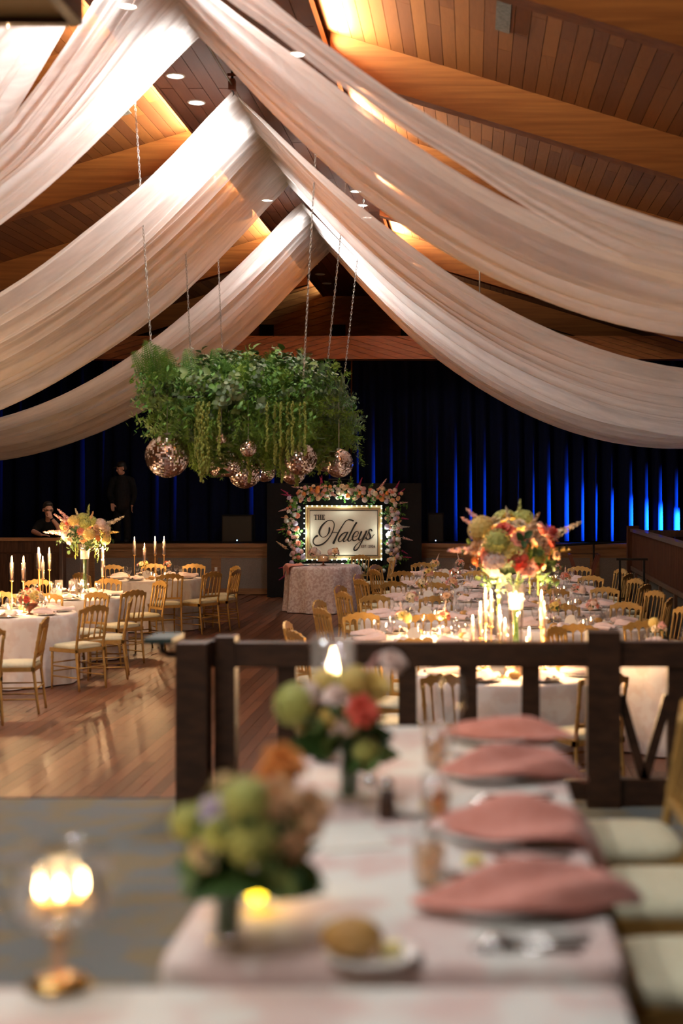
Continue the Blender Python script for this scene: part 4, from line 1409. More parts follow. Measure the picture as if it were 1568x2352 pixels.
# mirror balls: flat little mirrors set ring by ring, slightly out of true
mbm = MB()
rr = random.Random(3)
rings = 38
for i in range(rings):
    a0, a1 = -PI / 2 + PI * i / rings, -PI / 2 + PI * (i + 1) / rings
    am = (a0 + a1) / 2
    n = max(5, int(2 * rings * math.cos(am)))
    for k in range(n):
        b0, b1 = 2 * PI * k / n, 2 * PI * (k + 1) / n
        e = 0.04
        q = []
        j = Vector((rr.uniform(-1, 1), rr.uniform(-1, 1), rr.uniform(-1, 1))) * 0.012
        for (a, b) in ((a0 + e * (a1 - a0), b0 + e * (b1 - b0)), (a0 + e * (a1 - a0), b1 - e * (b1 - b0)), (a1 - e * (a1 - a0), b1 - e * (b1 - b0)), (a1 - e * (a1 - a0), b0 + e * (b1 - b0))):
            v = Vector((math.cos(a) * math.cos(b), math.cos(a) * math.sin(b), math.sin(a)))
            q.append(v * (1 + j.dot(Vector((-math.sin(am) * math.cos((b0 + b1) / 2), -math.sin(am) * math.sin((b0 + b1) / 2), math.cos(am)))) * (1 if a == a0 + e * (a1 - a0) else -1)
                          + 0.006 * j.x / 0.012 * (1 if b < (b0 + b1) / 2 else -1)))
        mbm.add(q, [(0, 1, 2, 3)])
MIRROR = mbm.mesh('mirror_tiles', M['mirror'])
CORE = MB().ball((0, 0, 0), 0.985, 24, 16).mesh('core', M['red_wood'], True)
CAP = MB().lathe([(0.16, 0.97), (0.16, 1.03), (0.05, 1.06), (0.001, 1.06)], 12).mesh('cap', M['steel'])
BALLS = [(384, 1047, 50, 16.35, 'largest mirror ball, below the corner of the hanging greenery by the railing'), (570, 1029, 20, 16.3, 'small high mirror ball hanging clear of the fern skirts'),
         (525, 1066, 29, 17.0, 'medium mirror ball half behind amaranth strands'), (503, 1072, 25, 18.6, 'medium mirror ball tucked behind another beside the amaranth'),
         (562, 1084, 38, 18.0, 'big low mirror ball under the middle of the greenery'), (607, 1080, 27, 19.2, 'medium mirror ball overlapped by the big low one'),
         (690, 1054, 38, 16.8, 'big mirror ball half hidden by trailing fern'), (673, 1083, 30, 18.1, 'medium low mirror ball just under a bigger one'),
         (745, 1060, 23, 19.0, 'medium mirror ball behind the amaranth near the sign'), (778, 1064, 33, 17.6, 'big mirror ball above the lettered sign, behind amaranth'),
         (718, 1038, 22, 20.2, 'mirror ball deep inside the greenery'), (508, 1007, 13, 16.25, 'tiny mirror ball high among the ferns')]
for (px, py, pr, Y, lab) in BALLS:
    c = at(px, py, Y)
    r = pr / FPX * Y
    t = thing('mirror_ball', lab, 'mirror ball', c, rng.random() * 6, 'rose gold mirror balls')
    ob('mirror_tiles', MIRROR, t, scale=r)
    ob('core', CORE, t, scale=r)
    ob('cap', CAP, t, scale=r)
    ob('cord', MB().tube([(0, 0, r), (0, 0, HC.z + 0.05 - c.z)], 0.005, 5).mesh('cord', M['steel']), t)

# ------------------------------------------------------------------ lettered sign, black backdrop and flower garland
SY = 27.32
bp = ob('backdrop_panel', MB().bbox(-3.97, -0.99, SY + 0.16, SY + 0.30, 0, 2.20).mesh('backdrop_panel', M['black']))
tag(bp, 'tall black backdrop panel standing in front of the stage', 'backdrop')
U = SY / FPX / 7.84                      # one pixel of the 7.84x study of the sign, in metres
SCX, SCZ = (690 + 780 / 7.84 - 1085) / FPX * SY, CAM_Z + (1110 - 1150 - 575 / 7.84) / FPX * SY
sign = thing('lettered_sign', 'cream sign with black script lettering, gold patterned border and round bulbs', 'sign', (SCX, SY, SCZ))


def sz(x, z):
    return ((x - 780) * U, (575 - z) * U)


def plate_box(x0, z0, x1, z1, y0, y1):
    a, b = sz(x0, z0), sz(x1, z1)
    return MB().bbox(min(a[0], b[0]), max(a[0], b[0]), y0, y1, min(a[1], b[1]), max(a[1], b[1]))


ob('board', plate_box(105, 110, 1455, 1045, 0.0, 0.05).mesh('board', M['sign_board']), sign)
ob('back_box', plate_box(70, 90, 1480, 1065, 0.05, 0.12).mesh('back_box', M['black']), sign)


def frame_mesh(x0, z0, x1, z1, w, y0, y1, mat, nm):
    m = MB()
    for (a, b, c, d) in ((x0, z0, x1, z0 + w), (x0, z1 - w, x1, z1), (x0, z0 + w, x0 + w, z1 - w), (x1 - w, z0 + w, x1, z1 - w)):
        q = plate_box(a, b, c, d, y0, y1)
        m.add(q.v, q.f)
    return m.mesh(nm, mat)


ob('gold_border', frame_mesh(100, 95, 1460, 1055, 62, -0.012, 0.0, M['sign_gold'], 'gold_border'), sign)
ob('bright_edge', frame_mesh(92, 86, 1468, 1064, 14, -0.02, 0.02, M['sign_gold'], 'bright_edge'), sign)
ob('ink_line', frame_mesh(158, 172, 1392, 990, 9, -0.004, 0.0, M['ink'], 'ink_line'), sign)
zz = MB()


def zig(p0, p1, n, amp):
    p0, p1 = Vector(p0), Vector(p1)
    d = (p1 - p0) / n
    nn = Vector((-d.y, d.x)).normalized() * amp
    for k in range(n):
        c = p0 + d * (k + 0.5)
        for s in (-1, 1):
            a, b = c - d * 0.5 + nn * s, c + nn * -s
            e = c + d * 0.5 + nn * s
            for (u, v) in ((a, b), (b, e)):
                w = (v - u).normalized()
                w = Vector((-w.y, w.x)) * 2.2
                q = [u + w, v + w, v - w, u - w]
                vs = []
                for y in (-0.016, -0.012):
                    vs += [((z.x - 780) * U, y, (575 - z.y) * U) for z in q]
                zz.add(vs, [(0, 1, 2, 3), (7, 6, 5, 4), (0, 4, 5, 1), (2, 6, 7, 3)])


zig((120, 145), (1440, 145), 44, 15)
zig((120, 1016), (1440, 1016), 44, 15)
zig((132, 160), (132, 1000), 28, 13)
zig((1415, 160), (1415, 1000), 28, 13)
ob('zigzag_pattern', zz.mesh('zigzag_pattern', M['sign_rust']), sign)


def cat_rom(P, n=7):
    out = []
    for i in range(len(P) - 1):
        p0, p1, p2, p3 = P[max(0, i - 1)], P[i], P[i + 1], P[min(len(P) - 1, i + 2)]
        for k in range(n):
            t = k / n
            out.append(tuple(0.5 * ((2 * b) + (-a + c) * t + (2 * a - 5 * b + 4 * c - d) * t * t + (-a + 3 * b - 3 * c + d) * t ** 3) for a, b, c, d in zip(p0, p1, p2, p3)))
    out.append(P[-1])
    return out


def stroke(m, P, lay):
    Q = cat_rom(P)
    L, Rr = [], []
    for i, (x, z, w) in enumerate(Q):
        a, b = Q[max(0, i - 1)], Q[min(len(Q) - 1, i + 1)]
        d = Vector((b[0] - a[0], b[1] - a[1]))
        if d.length < 1e-6:
            d = Vector((1, 0))
        d.normalize()
        n = Vector((-d.y, d.x)) * max(w, 7) / 2
        L.append((x + n.x, z + n.y))
        Rr.append((x - n.x, z - n.y))
    n = len(Q)
    vs = []
    for y in (-0.006 - lay * 0.0004, 0.0):
        for (x, z) in L:
            vs.append(((x - 780) * U, y, (575 - z) * U))
        for (x, z) in Rr:
            vs.append(((x - 780) * U, y, (575 - z) * U))
    fs = []
    for i in range(n - 1):
        fs += [(i, i + 1, n + i + 1, n + i), (i, 2 * n + i, 2 * n + i + 1, i + 1), (n + i, n + i + 1, 3 * n + i + 1, 3 * n + i)]
    m.add(vs, fs)
    for (x, z, w) in (Q[0], Q[-1]):     # round terminals
        if w > 14:
            c = [((x - 780) * U + w / 2 * U * math.cos(q * PI / 6), (575 - z) * U + w / 2 * U * math.sin(q * PI / 6)) for q in range(12)]
            m.add([(a, -0.006 - lay * 0.0004 - 0.0002, b) for a, b in c] + [(a, 0, b) for a, b in c], [tuple(range(12))] + [(q, (q + 1) % 12, 12 + (q + 1) % 12, 12 + q) for q in range(12)])


LETTERS = [
    [[(298, 632, 36), (262, 655, 27), (230, 700, 18), (228, 755, 16), (265, 797, 24), (320, 804, 27), (400, 778, 25), (480, 710, 21), (545, 620, 19), (590, 520, 18), (607, 440, 16), (592, 382, 14), (545, 353, 12),
      (480, 366, 16), (400, 432, 28), (347, 520, 33), (337, 590, 27), (365, 640, 14), (410, 656, 9), (465, 635, 12), (505, 580, 24), (519, 530, 32), (519, 490, 30)],
     [(945, 360, 30), (905, 346, 25), (860, 343, 14), (810, 370, 13), (760, 440, 17), (700, 540, 25), (650, 640, 31), (594, 762, 40)], [(575, 570, 9), (620, 572, 9), (680, 577, 9)]],
    [[(850, 575, 17), (815, 569, 13), (765, 590, 19), (715, 640, 27), (684, 700, 27), (690, 735, 19), (725, 735, 11), (775, 680, 11), (840, 580, 14)],
     [(848, 572, 26), (800, 660, 27), (772, 710, 27), (777, 738, 19), (810, 725, 11), (860, 670, 9)]],
    [[(1005, 398, 32), (965, 462, 29), (915, 560, 27), (872, 650, 27), (852, 700, 27), (866, 728, 21), (900, 715, 11), (945, 660, 9)]],
    [[(955, 655, 9), (1010, 640, 11), (1040, 590, 11), (1035, 556, 11), (1000, 556, 15), (960, 600, 26), (936, 660, 30), (941, 705, 26), (975, 720, 17), (1025, 690, 11), (1062, 640, 9)]],
    [[(1095, 560, 32), (1062, 640, 28), (1047, 690, 25), (1061, 710, 17), (1100, 690, 11), (1150, 610, 11), (1182, 552, 15)],
     [(1185, 552, 27), (1150, 640, 23), (1100, 740, 21), (1060, 820, 19), (1015, 880, 23), (980, 895, 30), (960, 876, 27), (975, 830, 17), (1030, 770, 9), (1110, 715, 8), (1170, 680, 8)]],
    [[(1285, 542, 22), (1270, 517, 19), (1242, 526, 15), (1233, 570, 22), (1255, 630, 30), (1255, 670, 28), (1225, 697, 18), (1193, 690, 26), (1180, 662, 22)],
     [(1165, 680, 8), (1205, 610, 9), (1240, 530, 9)], [(1225, 698, 11), (1280, 670, 9), (1330, 605, 8)]],
]
lay = 0
for L in LETTERS:
    m = MB()
    for P in L:
        stroke(m, P, lay)
        lay += 1
    ob('script_letter', m.mesh('script_letter', M['ink']), sign)
# roman capitals over the script
CAPS = [[(265, 258, 282, 340), (240, 252, 304, 262), (240, 252, 247, 278), (297, 252, 304, 278), (256, 335, 291, 343)],
        [(318, 258, 334, 340), (356, 258, 372, 340), (334, 290, 356, 299), (311, 252, 341, 260), (349, 252, 379, 260), (311, 335, 341, 343), (349, 335, 379, 343)],
        [(393, 258, 410, 340), (386, 252, 436, 261), (386, 334, 438, 343), (410, 291, 428, 300), (430, 252, 436, 275), (431, 318, 438, 343)]]
for L in CAPS:
    m = MB()
    for b in L:
        q = plate_box(*b, -0.006, 0)
        m.add(q.v, q.f)
    ob('capital_letter', m.mesh('capital_letter', M['ink']), sign)


def text_mesh(body, size, mat, depth=0.003):
    cu = bpy.data.curves.new('lettering', 'FONT')
    cu.body = body
    cu.size = size
    cu.extrude = depth
    cu.align_x = 'LEFT'
    t = bpy.data.objects.new('lettering', cu)
    col.objects.link(t)
    bpy.context.view_layer.update()
    me = bpy.data.meshes.new_from_object(t.evaluated_get(bpy.context.evaluated_depsgraph_get()))
    bpy.data.objects.remove(t)
    me.materials.clear()
    me.materials.append(mat)
    return me


x0, z0 = sz(1088, 845)
me = text_mesh('EST. 2026', 0.075, M['ink'])
wdt = max(v.co.x for v in me.vertices)
ob('date_lettering', me, sign, (x0, -0.002, z0), (PI / 2, 0, 0), (255 * U / wdt, 50 * U / (0.075 * 0.73), 1))
BULB = MB().ball((0, 0, 0), 0.0105, 10, 8).mesh('bulb', M['led'], True)
for k in range(16):
    for z in (92, 1064):
        a = sz(122 + 89 * k, z)
        ob('bulb', BULB, sign, (a[0], -0.03, a[1]))
for k in range(11):
    for x in (70, 1460):
        a = sz(x, 135 + 91 * k)
        ob('bulb', BULB, sign, (a[0], -0.03, a[1]))
for (dx, dz) in ((0, 0.60), (0, -0.58), (-0.80, 0), (0.80, 0)):
    lamp('POINT', (SCX + dx, SY - 0.12, SCZ + dz), 2.2, (0.85, 1.0, 0.86), size=0.08, name='bulb_glow')


def garland(name, label, pts, n, rad, palette, seed, spikes, per_sp=1):
    """blooms strewn along a path on the backdrop"""
    r = random.Random(seed)
    t = thing(name, label, 'garland', at(*pts[0], SY + 0.05), 0, 'silk flower garlands round the sign')
    base = t.location.copy()
    P = [at(*p, SY + 0.05) - base for p in pts]
    tot = [(P[i + 1] - P[i]).length for i in range(len(P) - 1)]
    for k in range(n):
        s = (k + 0.5) / n * sum(tot)
        i = 0
        while i < len(tot) - 1 and s > tot[i]:
            s -= tot[i]
            i += 1
        c = P[i].lerp(P[i + 1], min(1, s / tot[i]))
        a = k * 2.4
        q = rad * math.sqrt(r.random())
        p = c + Vector((q * math.cos(a), -0.10 - 0.10 * r.random(), q * math.sin(a)))
        cn = r.choice(palette)
        d = Vector((math.cos(a) * 0.6, -1, math.sin(a) * 0.6 + 0.1))
        if r.random() < 0.3:
            ob('bloom', r.choice(HYDR), t, mtx=face_along(p, d, r.uniform(0.042, 0.062), r.random() * 6), mat=BLOOM[cn])
        else:
            ob('bloom', r.choice(ROSES + BUDS), t, mtx=face_along(p, d, r.uniform(0.032, 0.060), r.random() * 6), mat=BLOOM[cn])
        if k % 2 == 0:
            p2 = c + Vector((r.uniform(-1, 1) * rad * 0.8, -0.02, r.uniform(-1, 1) * rad * 0.8))
            ob('leaf_sprig', r.choice(LSPRIG), t, mtx=face_along(p2, (r.uniform(-1, 1), -0.7, r.uniform(-1, 1)), r.uniform(0.14, 0.24), r.random() * 6), mat=GREENS['fern'])
    for (px, py, dx, dz, L, cn) in spikes:
        p = at(px, py, SY) - base
        ob('flower_spike', r.choice(SPIKES), t, mtx=face_along(p, (dx, -0.3, dz), L * 0.85, r.random() * 6), mat=BLOOM[cn])


garland('flower_garland', 'garland of pink, coral and ivory silk flowers along the top of the sign', [(685, 1135), (790, 1128), (912, 1140)], 120, 0.14, ['blush', 'pink', 'white', 'blush', 'coral', 'pink', 'white', 'peach', 'orange', 'cream'], 5,
        [(737, 1120, 0.1, 1, 0.30, 'magenta'), (742, 1118, -0.3, 1, 0.26, 'magenta'), (822, 1122, 0.4, 1, 0.28, 'magenta'), (905, 1130, 0.5, 1, 0.30, 'magenta'), (912, 1138, 0.8, 0.7, 0.26, 'magenta'), (868, 1128, 0.7, 1, 0.36, 'pink'),
         (672, 1140, -1, 0.2, 0.28, 'magenta'), (665, 1136, -0.8, 0.5, 0.24, 'magenta'), (690, 1120, -1, 0.1, 0.22, 'pink')])
garland('flower_garland', 'garland of peach, pink and ivory silk flowers down the dark side of the sign', [(678, 1150), (670, 1200), (678, 1250), (684, 1300)], 64, 0.135, ['blush', 'white', 'pink', 'peach', 'lilac', 'coral', 'white'], 6,
        [(662, 1168, -1, -0.3, 0.24, 'pink'), (658, 1215, -1, -0.1, 0.24, 'coral'), (662, 1262, -1, 0.7, 0.34, 'peach'), (664, 1300, -1, -0.2, 0.25, 'magenta'), (660, 1318, -0.8, -0.6, 0.25, 'magenta'), (665, 1190, -1, 0.1, 0.2, 'coral')])
garland('flower_garland', 'garland of lilac, ivory and pink silk flowers down the blue-lit side of the sign', [(900, 1160), (906, 1210), (902, 1255), (908, 1292)], 76, 0.135, ['lilac', 'white', 'white', 'lilac', 'blush', 'pink', 'peach'], 8,
        [(912, 1156, 1, 0.1, 0.26, 'pink'), (918, 1190, 1, -0.1, 0.22, 'magenta'), (920, 1234, 1, -0.25, 0.30, 'pink'), (918, 1262, 0.9, -0.5, 0.22, 'magenta'), (922, 1280, 1, 0.0, 0.24, 'magenta'), (918, 1210, 1, 0, 0.24, 'white')])
garland('flower_garland', 'low run of ivory and blush silk flowers below the sign', [(790, 1304), (840, 1308), (872, 1312)], 22, 0.09, ['white', 'blush', 'lilac', 'peach'], 9, [])

# sweetheart table in front of the sign
stx, sty = -2.57, 24.55
inst(TABLE, 'sweetheart_table', 'small round table hidden under a lilac cloth before the sign', 'table', (stx, sty, 0), 0, None, 0.84)
tag(ob('tablecloth', cloth_mesh(0.62, 0.78, 9, M['cloth2'], 0.10, 11), None, (stx, sty, 0)), 'lilac and blush damask cloth on the small table before the sign', 'tablecloth')
small_bouquet((stx - 0.16, sty - 0.1, 0.785), 'bud vase of pink blooms with a pale green spike before the sign', 301, ['pink', 'blush', 'white'], 1.35, None, 'lime')
small_bouquet((stx + 0.20, sty - 0.1, 0.785), 'bud vase of peach roses with seed heads before the sign', 302, ['peach', 'blush', 'peach'], 1.35, None, 'cream')
ck = thing('cake_stand', 'glass dome cake stand with a rose cake on the small table before the sign', 'cake stand', (stx + 0.0, sty - 0.05, 0.785))
ob('foot', MB().lathe([(0.001, 0.0), (0.06, 0.0), (0.015, 0.02), (0.015, 0.06), (0.12, 0.07), (0.12, 0.078), (0.001, 0.078)], 16).mesh('foot', M['red_wood'], True), ck)
ob('cake', MB().lathe([(0.09, 0.078), (0.092, 0.12), (0.07, 0.15), (0.04, 0.165), (0.001, 0.17)], 14).mesh('cake', BLOOM['peach'], True), ck)
ob('glass_dome', MB().lathe([(0.105, 0.078), (0.105, 0.13), (0.08, 0.175), (0.03, 0.195), (0.001, 0.197)], 16).mesh('glass_dome', M['glass'], True), ck)
tag(ob('napkin', napkin_mesh(30, M['napkin'], 0.18, 0.34, 0.12), None, (stx - 0.50, sty - 0.29, 0.79), (0, 0, R(125))), 'coral napkin hanging over the edge of the lilac cloth', 'napkin')
tag(ob('plate', PLATE, None, (stx - 0.34, sty - 0.05, 0.785)), 'white plate on the lilac cloth before the sign', 'plate')
for (dx, dy, rz) in ((0.42, 0.92, 150), (0.92, 0.30, 105)):
    inst(CHAIR, 'ballroom_chair', 'gold cream-seated chair beside the small table before the sign', 'chair', (stx + dx, sty + dy, 0), R(rz), 'gold chairs by the small table')

# DJ lettering on a small stand, loudspeakers on the stage
dj = thing('booth_sign', 'small black outlined sign lettered in grey on the stage', 'sign', at(778, 1112, 28.7))
ob('outline', MB().box((0, 0, 0.10), (0.42, 0.02, 0.012)).box((0.205, 0, -0.03), (0.012, 0.02, 0.26)).mesh('outline', M['grille']), dj)
ob('board', MB().box((0, 0.03, -0.60), (0.44, 0.02, 1.42)).mesh('board', M['black']), dj)
me = text_mesh('DJ', 0.22, M['stage_grey'], 0.004)
ob('lettering', me, dj, (-0.14, -0.01, -0.09), (PI / 2, 0, 0))


def speaker(x, y, w, h, label):
    t = thing('loudspeaker', label, 'loudspeaker', (x, y, 1.0))
    ob('cabinet', MB().bbox(-w / 2, w / 2, 0, 0.34, 0, h).mesh('cabinet', M['black']), t)
    ob('front_grille', MB().bbox(-w / 2 + 0.02, w / 2 - 0.02, -0.012, 0, 0.03, h - 0.03).mesh('front_grille', M['black_metal']), t)
    ob('status_light', MB().box((0, -0.016, 0.05), (0.02, 0.008, 0.02)).mesh('status_light', emis('status_light', (0.3, 0.5, 1.0), 4)), t)


speaker(-0.74, 28.55, 0.32, 0.60, 'black loudspeaker cabinet on the stage edge catching blue light')
speaker(-4.75, 28.7, 0.62, 0.56, 'low black loudspeaker on the stage beyond the hanging greenery')

# ------------------------------------------------------------------ two people by the stage
def limb(m, pts, rad, seg=10):
    P = cat_rom([tuple(p) + (r,) for p, r in zip(pts, rad)], 4)
    m.tube([q[:3] for q in P], [q[3] for q in P], seg)
    m.ball(pts[0], rad[0], 10, 8)
    m.ball(pts[-1], rad[-1], 10, 8)


def head(m, c, yaw, pitch, s=1.0):
    """skull, jaw, nose, brow, lips and ears, looking along yaw (0 = towards the railing)"""
    h = MB()
    h.ball((0, 0.012, 0.035), (0.076, 0.094, 0.098), 16, 12)
    h.ball((0, -0.030, -0.045), (0.056, 0.062, 0.068), 14, 10)
    h.ball((0, -0.062, -0.085), (0.028, 0.026, 0.024), 10, 8)
    h.tube([(0, -0.080, 0.025), (0, -0.106, -0.022), (0, -0.088, -0.032)], [0.009, 0.016, 0.012], 8)
    h.ball((0, -0.082, 0.036), (0.05, 0.014, 0.011), 10, 6)
    h.ball((0, -0.088, -0.056), (0.024, 0.011, 0.008), 10, 6)
    for sx in (-1, 1):
        h.ball((sx * 0.078, 0.012, 0.0), (0.011, 0.021, 0.032), 8, 8)
        h.ball((sx * 0.036, -0.068, -0.015), (0.024, 0.020, 0.022), 8, 6)
    T = Matrix.Translation(Vector(c)) @ Matrix.Rotation(yaw, 4, 'Z') @ Matrix.Rotation(pitch, 4, 'X') @ Matrix.Scale(s, 4)
    m.put(h, T)
    return T


def hand(m, w, d, up, s=1.0, curl=0.6):
    """palm with four unequal bent fingers and a thumb from its side"""
    d = Vector(d).normalized()
    up = (Vector(up) - d * Vector(up).dot(d)).normalized()
    sd = d.cross(up)
    w = Vector(w)
    for k in range(4):
        o = w + sd * (-0.027 + 0.018 * k) * s
        limb(m, [o, o + d * 0.05 * s, o + d * 0.085 * s], [0.012 * s, 0.013 * s, 0.011 * s], 6)
        L = (0.065, 0.075, 0.07, 0.055)[k] * s
        b = o + d * 0.085 * s
        limb(m, [b, b + d * L * 0.5 - up * L * 0.15 * curl, b + d * L * (1 - 0.35 * curl) - up * L * 0.65 * curl], [0.0095 * s, 0.0085 * s, 0.007 * s], 6)
    b = w + d * 0.025 * s - sd * 0.03 * s
    limb(m, [b, b - sd * 0.03 * s + d * 0.02 * s, b - sd * 0.035 * s + d * 0.055 * s - up * 0.015 * s], [0.013 * s, 0.011 * s, 0.008 * s], 6)


def solid(name, m, mat, parent, voxel):
    o = ob(name, m.mesh(name, mat, True), parent)
    md = o.modifiers.new('one_skin', 'REMESH')
    md.mode = 'VOXEL'
    md.voxel_size = voxel
    md.use_smooth_shade = True
    sm = o.modifiers.new('soften', 'SMOOTH')
    sm.iterations = 3
    sm.factor = 0.5
    return o


# man leaning on the panelled counter, hand to his mouth
px0 = at(112, 1172, 24.75)
p1 = thing('person', 'person in a black short-sleeved shirt leaning on the counter, hand to mouth', 'person', (px0.x, 24.75, 0))
hz = px0.z
b = MB()
T = head(b, (0, -0.04, hz), R(28), R(10), 1.06)
limb(b, [(-0.02, 0.06, hz - 0.20), (0, 0.0, hz - 0.07)], [0.058, 0.056])
limb(b, [(0, 0.32, 0.95), (0, 0.26, 1.2), (-0.01, 0.12, hz - 0.27)], [0.15, 0.145, 0.13])
sh = hz - 0.25
LS, RS = Vector((-0.19, 0.10, sh)), Vector((0.19, 0.10, sh))
elbL = Vector((-0.24, -0.08, 1.36))
wrL = Vector((-0.02, -0.36, 1.315))
elbR = Vector((0.26, -0.22, 1.37))
wrR = Vector((0.095, -0.20, hz - 0.125))
limb(b, [LS, elbL], [0.056, 0.042])
limb(b, [elbL, (elbL + wrL) / 2, wrL], [0.042, 0.04, 0.027])
hand(b, wrL, (1, -0.15, -0.05), (0, 0, 1), 1.0, 0.4)
limb(b, [RS, elbR], [0.056, 0.042])
limb(b, [elbR, (elbR + wrR) / 2 + Vector((0.02, 0, 0)), wrR], [0.042, 0.041, 0.027])
hand(b, wrR, (-0.35, 0.05, 1), (0.4, -1, 0), 0.95, 0.9)
for s in (-1, 1):
    limb(b, [(s * 0.10, 0.32, 0.95), (s * 0.11, 0.28, 0.5), (s * 0.11, 0.34, 0.09)], [0.085, 0.06, 0.045])
    limb(b, [(s * 0.11, 0.36, 0.05), (s * 0.12, 0.18, 0.04)], [0.045, 0.036])
solid('body', b, M['skin'], p1, 0.009)
c = MB()
limb(c, [(0, 0.33, 0.86), (0, 0.27, 1.2), (-0.01, 0.13, sh - 0.02)], [0.185, 0.175, 0.15], 14)
limb(c, [LS + Vector((0.05, 0, 0.02)), RS + Vector((-0.05, 0, 0.02))], [0.085, 0.085], 12)
limb(c, [LS, LS.lerp(elbL, 0.72)], [0.08, 0.062])
limb(c, [RS, RS.lerp(elbR, 0.78)], [0.08, 0.062])
solid('shirt', c, M['shirt'], p1, 0.014)
c = MB()
for s in (-1, 1):
    limb(c, [(s * 0.08, 0.32, 0.95), (s * 0.11, 0.28, 0.5), (s * 0.11, 0.34, 0.1)], [0.11, 0.085, 0.075])
solid('trousers', c, M['shirt'], p1, 0.014)
hr = MB().ball((0, 0.026, 0.055), (0.084, 0.098, 0.094), 16, 10).ball((0, -0.055, 0.115), (0.06, 0.035, 0.03), 10, 8)
ob('hair', hr.mesh('hair', M['hair'], True), p1, mtx=T)
gl = MB()
for s in (-1, 1):
    gl.tube([(s * 0.034 + 0.026 * math.cos(q * PI / 5), -0.098, 0.012 + 0.019 * math.sin(q * PI / 5)) for q in range(11)], 0.0028, 4, False)
    gl.tube([(s * 0.06, -0.096, 0.016), (s * 0.082, 0.0, 0.016)], 0.0025, 4)
gl.tube([(-0.008, -0.1, 0.014), (0.008, -0.1, 0.014)], 0.0025, 4)
ob('eyeglasses', gl.mesh('eyeglasses', M['black_metal']), p1, mtx=T)
ey = MB()
for s in (-1, 1):
    ey.ball((s * 0.033, -0.083, 0.012), (0.013, 0.010, 0.008), 8, 6)
ob('eyes', ey.mesh('eyes', M['black']), p1, mtx=T)
wdir = (wrR - elbR).normalized()
ob('wristwatch', MB().tube([wrR - wdir * 0.05, wrR - wdir * 0.025], 0.036, 10).mesh('wristwatch', M['black_metal']), p1)

# figure in black with a cap standing on the stage
q0 = at(280, 1077, 28.72)
p2 = thing('person', 'person in black clothes and a black cap standing on the stage by the curtain', 'person', (q0.x, 28.72, 1.0))
hz = q0.z - 1.0
b = MB()
T2 = head(b, (0, -0.03, hz), R(-62), R(12), 1.0)
limb(b, [(0, 0.03, hz - 0.2), (0, 0.0, hz - 0.07)], [0.055, 0.055])
limb(b, [(0, 0.03, 0.78), (0, 0.02, 1.0), (0, 0.02, hz - 0.26)], [0.14, 0.13, 0.125])
sh = hz - 0.24
LS, RS = Vector((-0.18, 0.02, sh)), Vector((0.18, 0.02, sh))
hp = at(258, 1163, 28.5) - Vector((q0.x, 28.72, 1.0))
limb(b, [LS, (-0.25, 0.0, 0.98), (hp.x, hp.y, hp.z + 0.05)], [0.055, 0.043, 0.028])
hand(b, (hp.x, hp.y, hp.z + 0.05), (0.1, -0.1, -1), (0.3, -1, 0), 1.0, 0.5)
limb(b, [RS, (0.25, 0.02, 0.98), (0.22, -0.08, 0.75)], [0.055, 0.043, 0.028])
hand(b, (0.22, -0.08, 0.75), (0, -0.1, -1), (-1, -0.2, 0), 1.0, 0.5)
for s in (-1, 1):
    limb(b, [(s * 0.09, 0.03, 0.8), (s * 0.10, 0.02, 0.43), (s * 0.10, 0.05, 0.07)], [0.085, 0.058, 0.042])
    limb(b, [(s * 0.10, 0.05, 0.045), (s * 0.11, -0.13, 0.036)], [0.042, 0.034])
solid('body', b, M['skin'], p2, 0.009)
c = MB()
limb(c, [(0, 0.03, 0.74), (0, 0.02, 1.0), (0, 0.03, sh - 0.02)], [0.175, 0.165, 0.145], 14)
limb(c, [LS + Vector((0.05, 0, 0.02)), RS + Vector((-0.05, 0, 0.02))], [0.08, 0.08], 12)
limb(c, [(0, 0.03, sh), (0, 0.02, hz - 0.12)], [0.10, 0.068])
limb(c, [LS, (-0.25, 0.0, 0.98), (hp.x, hp.y + 0.01, hp.z + 0.08)], [0.078, 0.06, 0.044])
limb(c, [RS, (0.25, 0.02, 0.98), (0.22, -0.07, 0.78)], [0.078, 0.06, 0.044])
solid('jacket', c, M['shirt'], p2, 0.014)
c = MB()
for s in (-1, 1):
    limb(c, [(s * 0.075, 0.03, 0.8), (s * 0.10, 0.02, 0.43), (s * 0.10, 0.05, 0.09)], [0.105, 0.08, 0.07])
    limb(c, [(s * 0.10, 0.06, 0.05), (s * 0.11, -0.14, 0.042)], [0.05, 0.042])
solid('trousers', c, M['shirt'], p2, 0.014)
cp = MB().lathe([(0.092, 0.045), (0.094, 0.075), (0.085, 0.12), (0.05, 0.148), (0.001, 0.155)], 16, (0, 0.012, 0))
cp.add([(-0.06, -0.07, 0.06), (0.06, -0.07, 0.06), (0.05, -0.16, 0.045), (-0.05, -0.16, 0.045), (-0.06, -0.07, 0.068), (0.06, -0.07, 0.068), (0.05, -0.16, 0.053), (-0.05, -0.16, 0.053)],
       [(0, 1, 2, 3), (7, 6, 5, 4), (0, 4, 5, 1), (1, 5, 6, 2), (2, 6, 7, 3), (3, 7, 4, 0)])
ob('cap', cp.mesh('cap', M['hair'], True), p2, mtx=T2)
ob('hair', MB().ball((0, 0.035, 0.01), (0.083, 0.078, 0.07), 12, 8).mesh('hair', M['hair'], True), p2, mtx=T2)
ob('eyes', ey.mesh('eyes', M['black']), p2, mtx=T2)

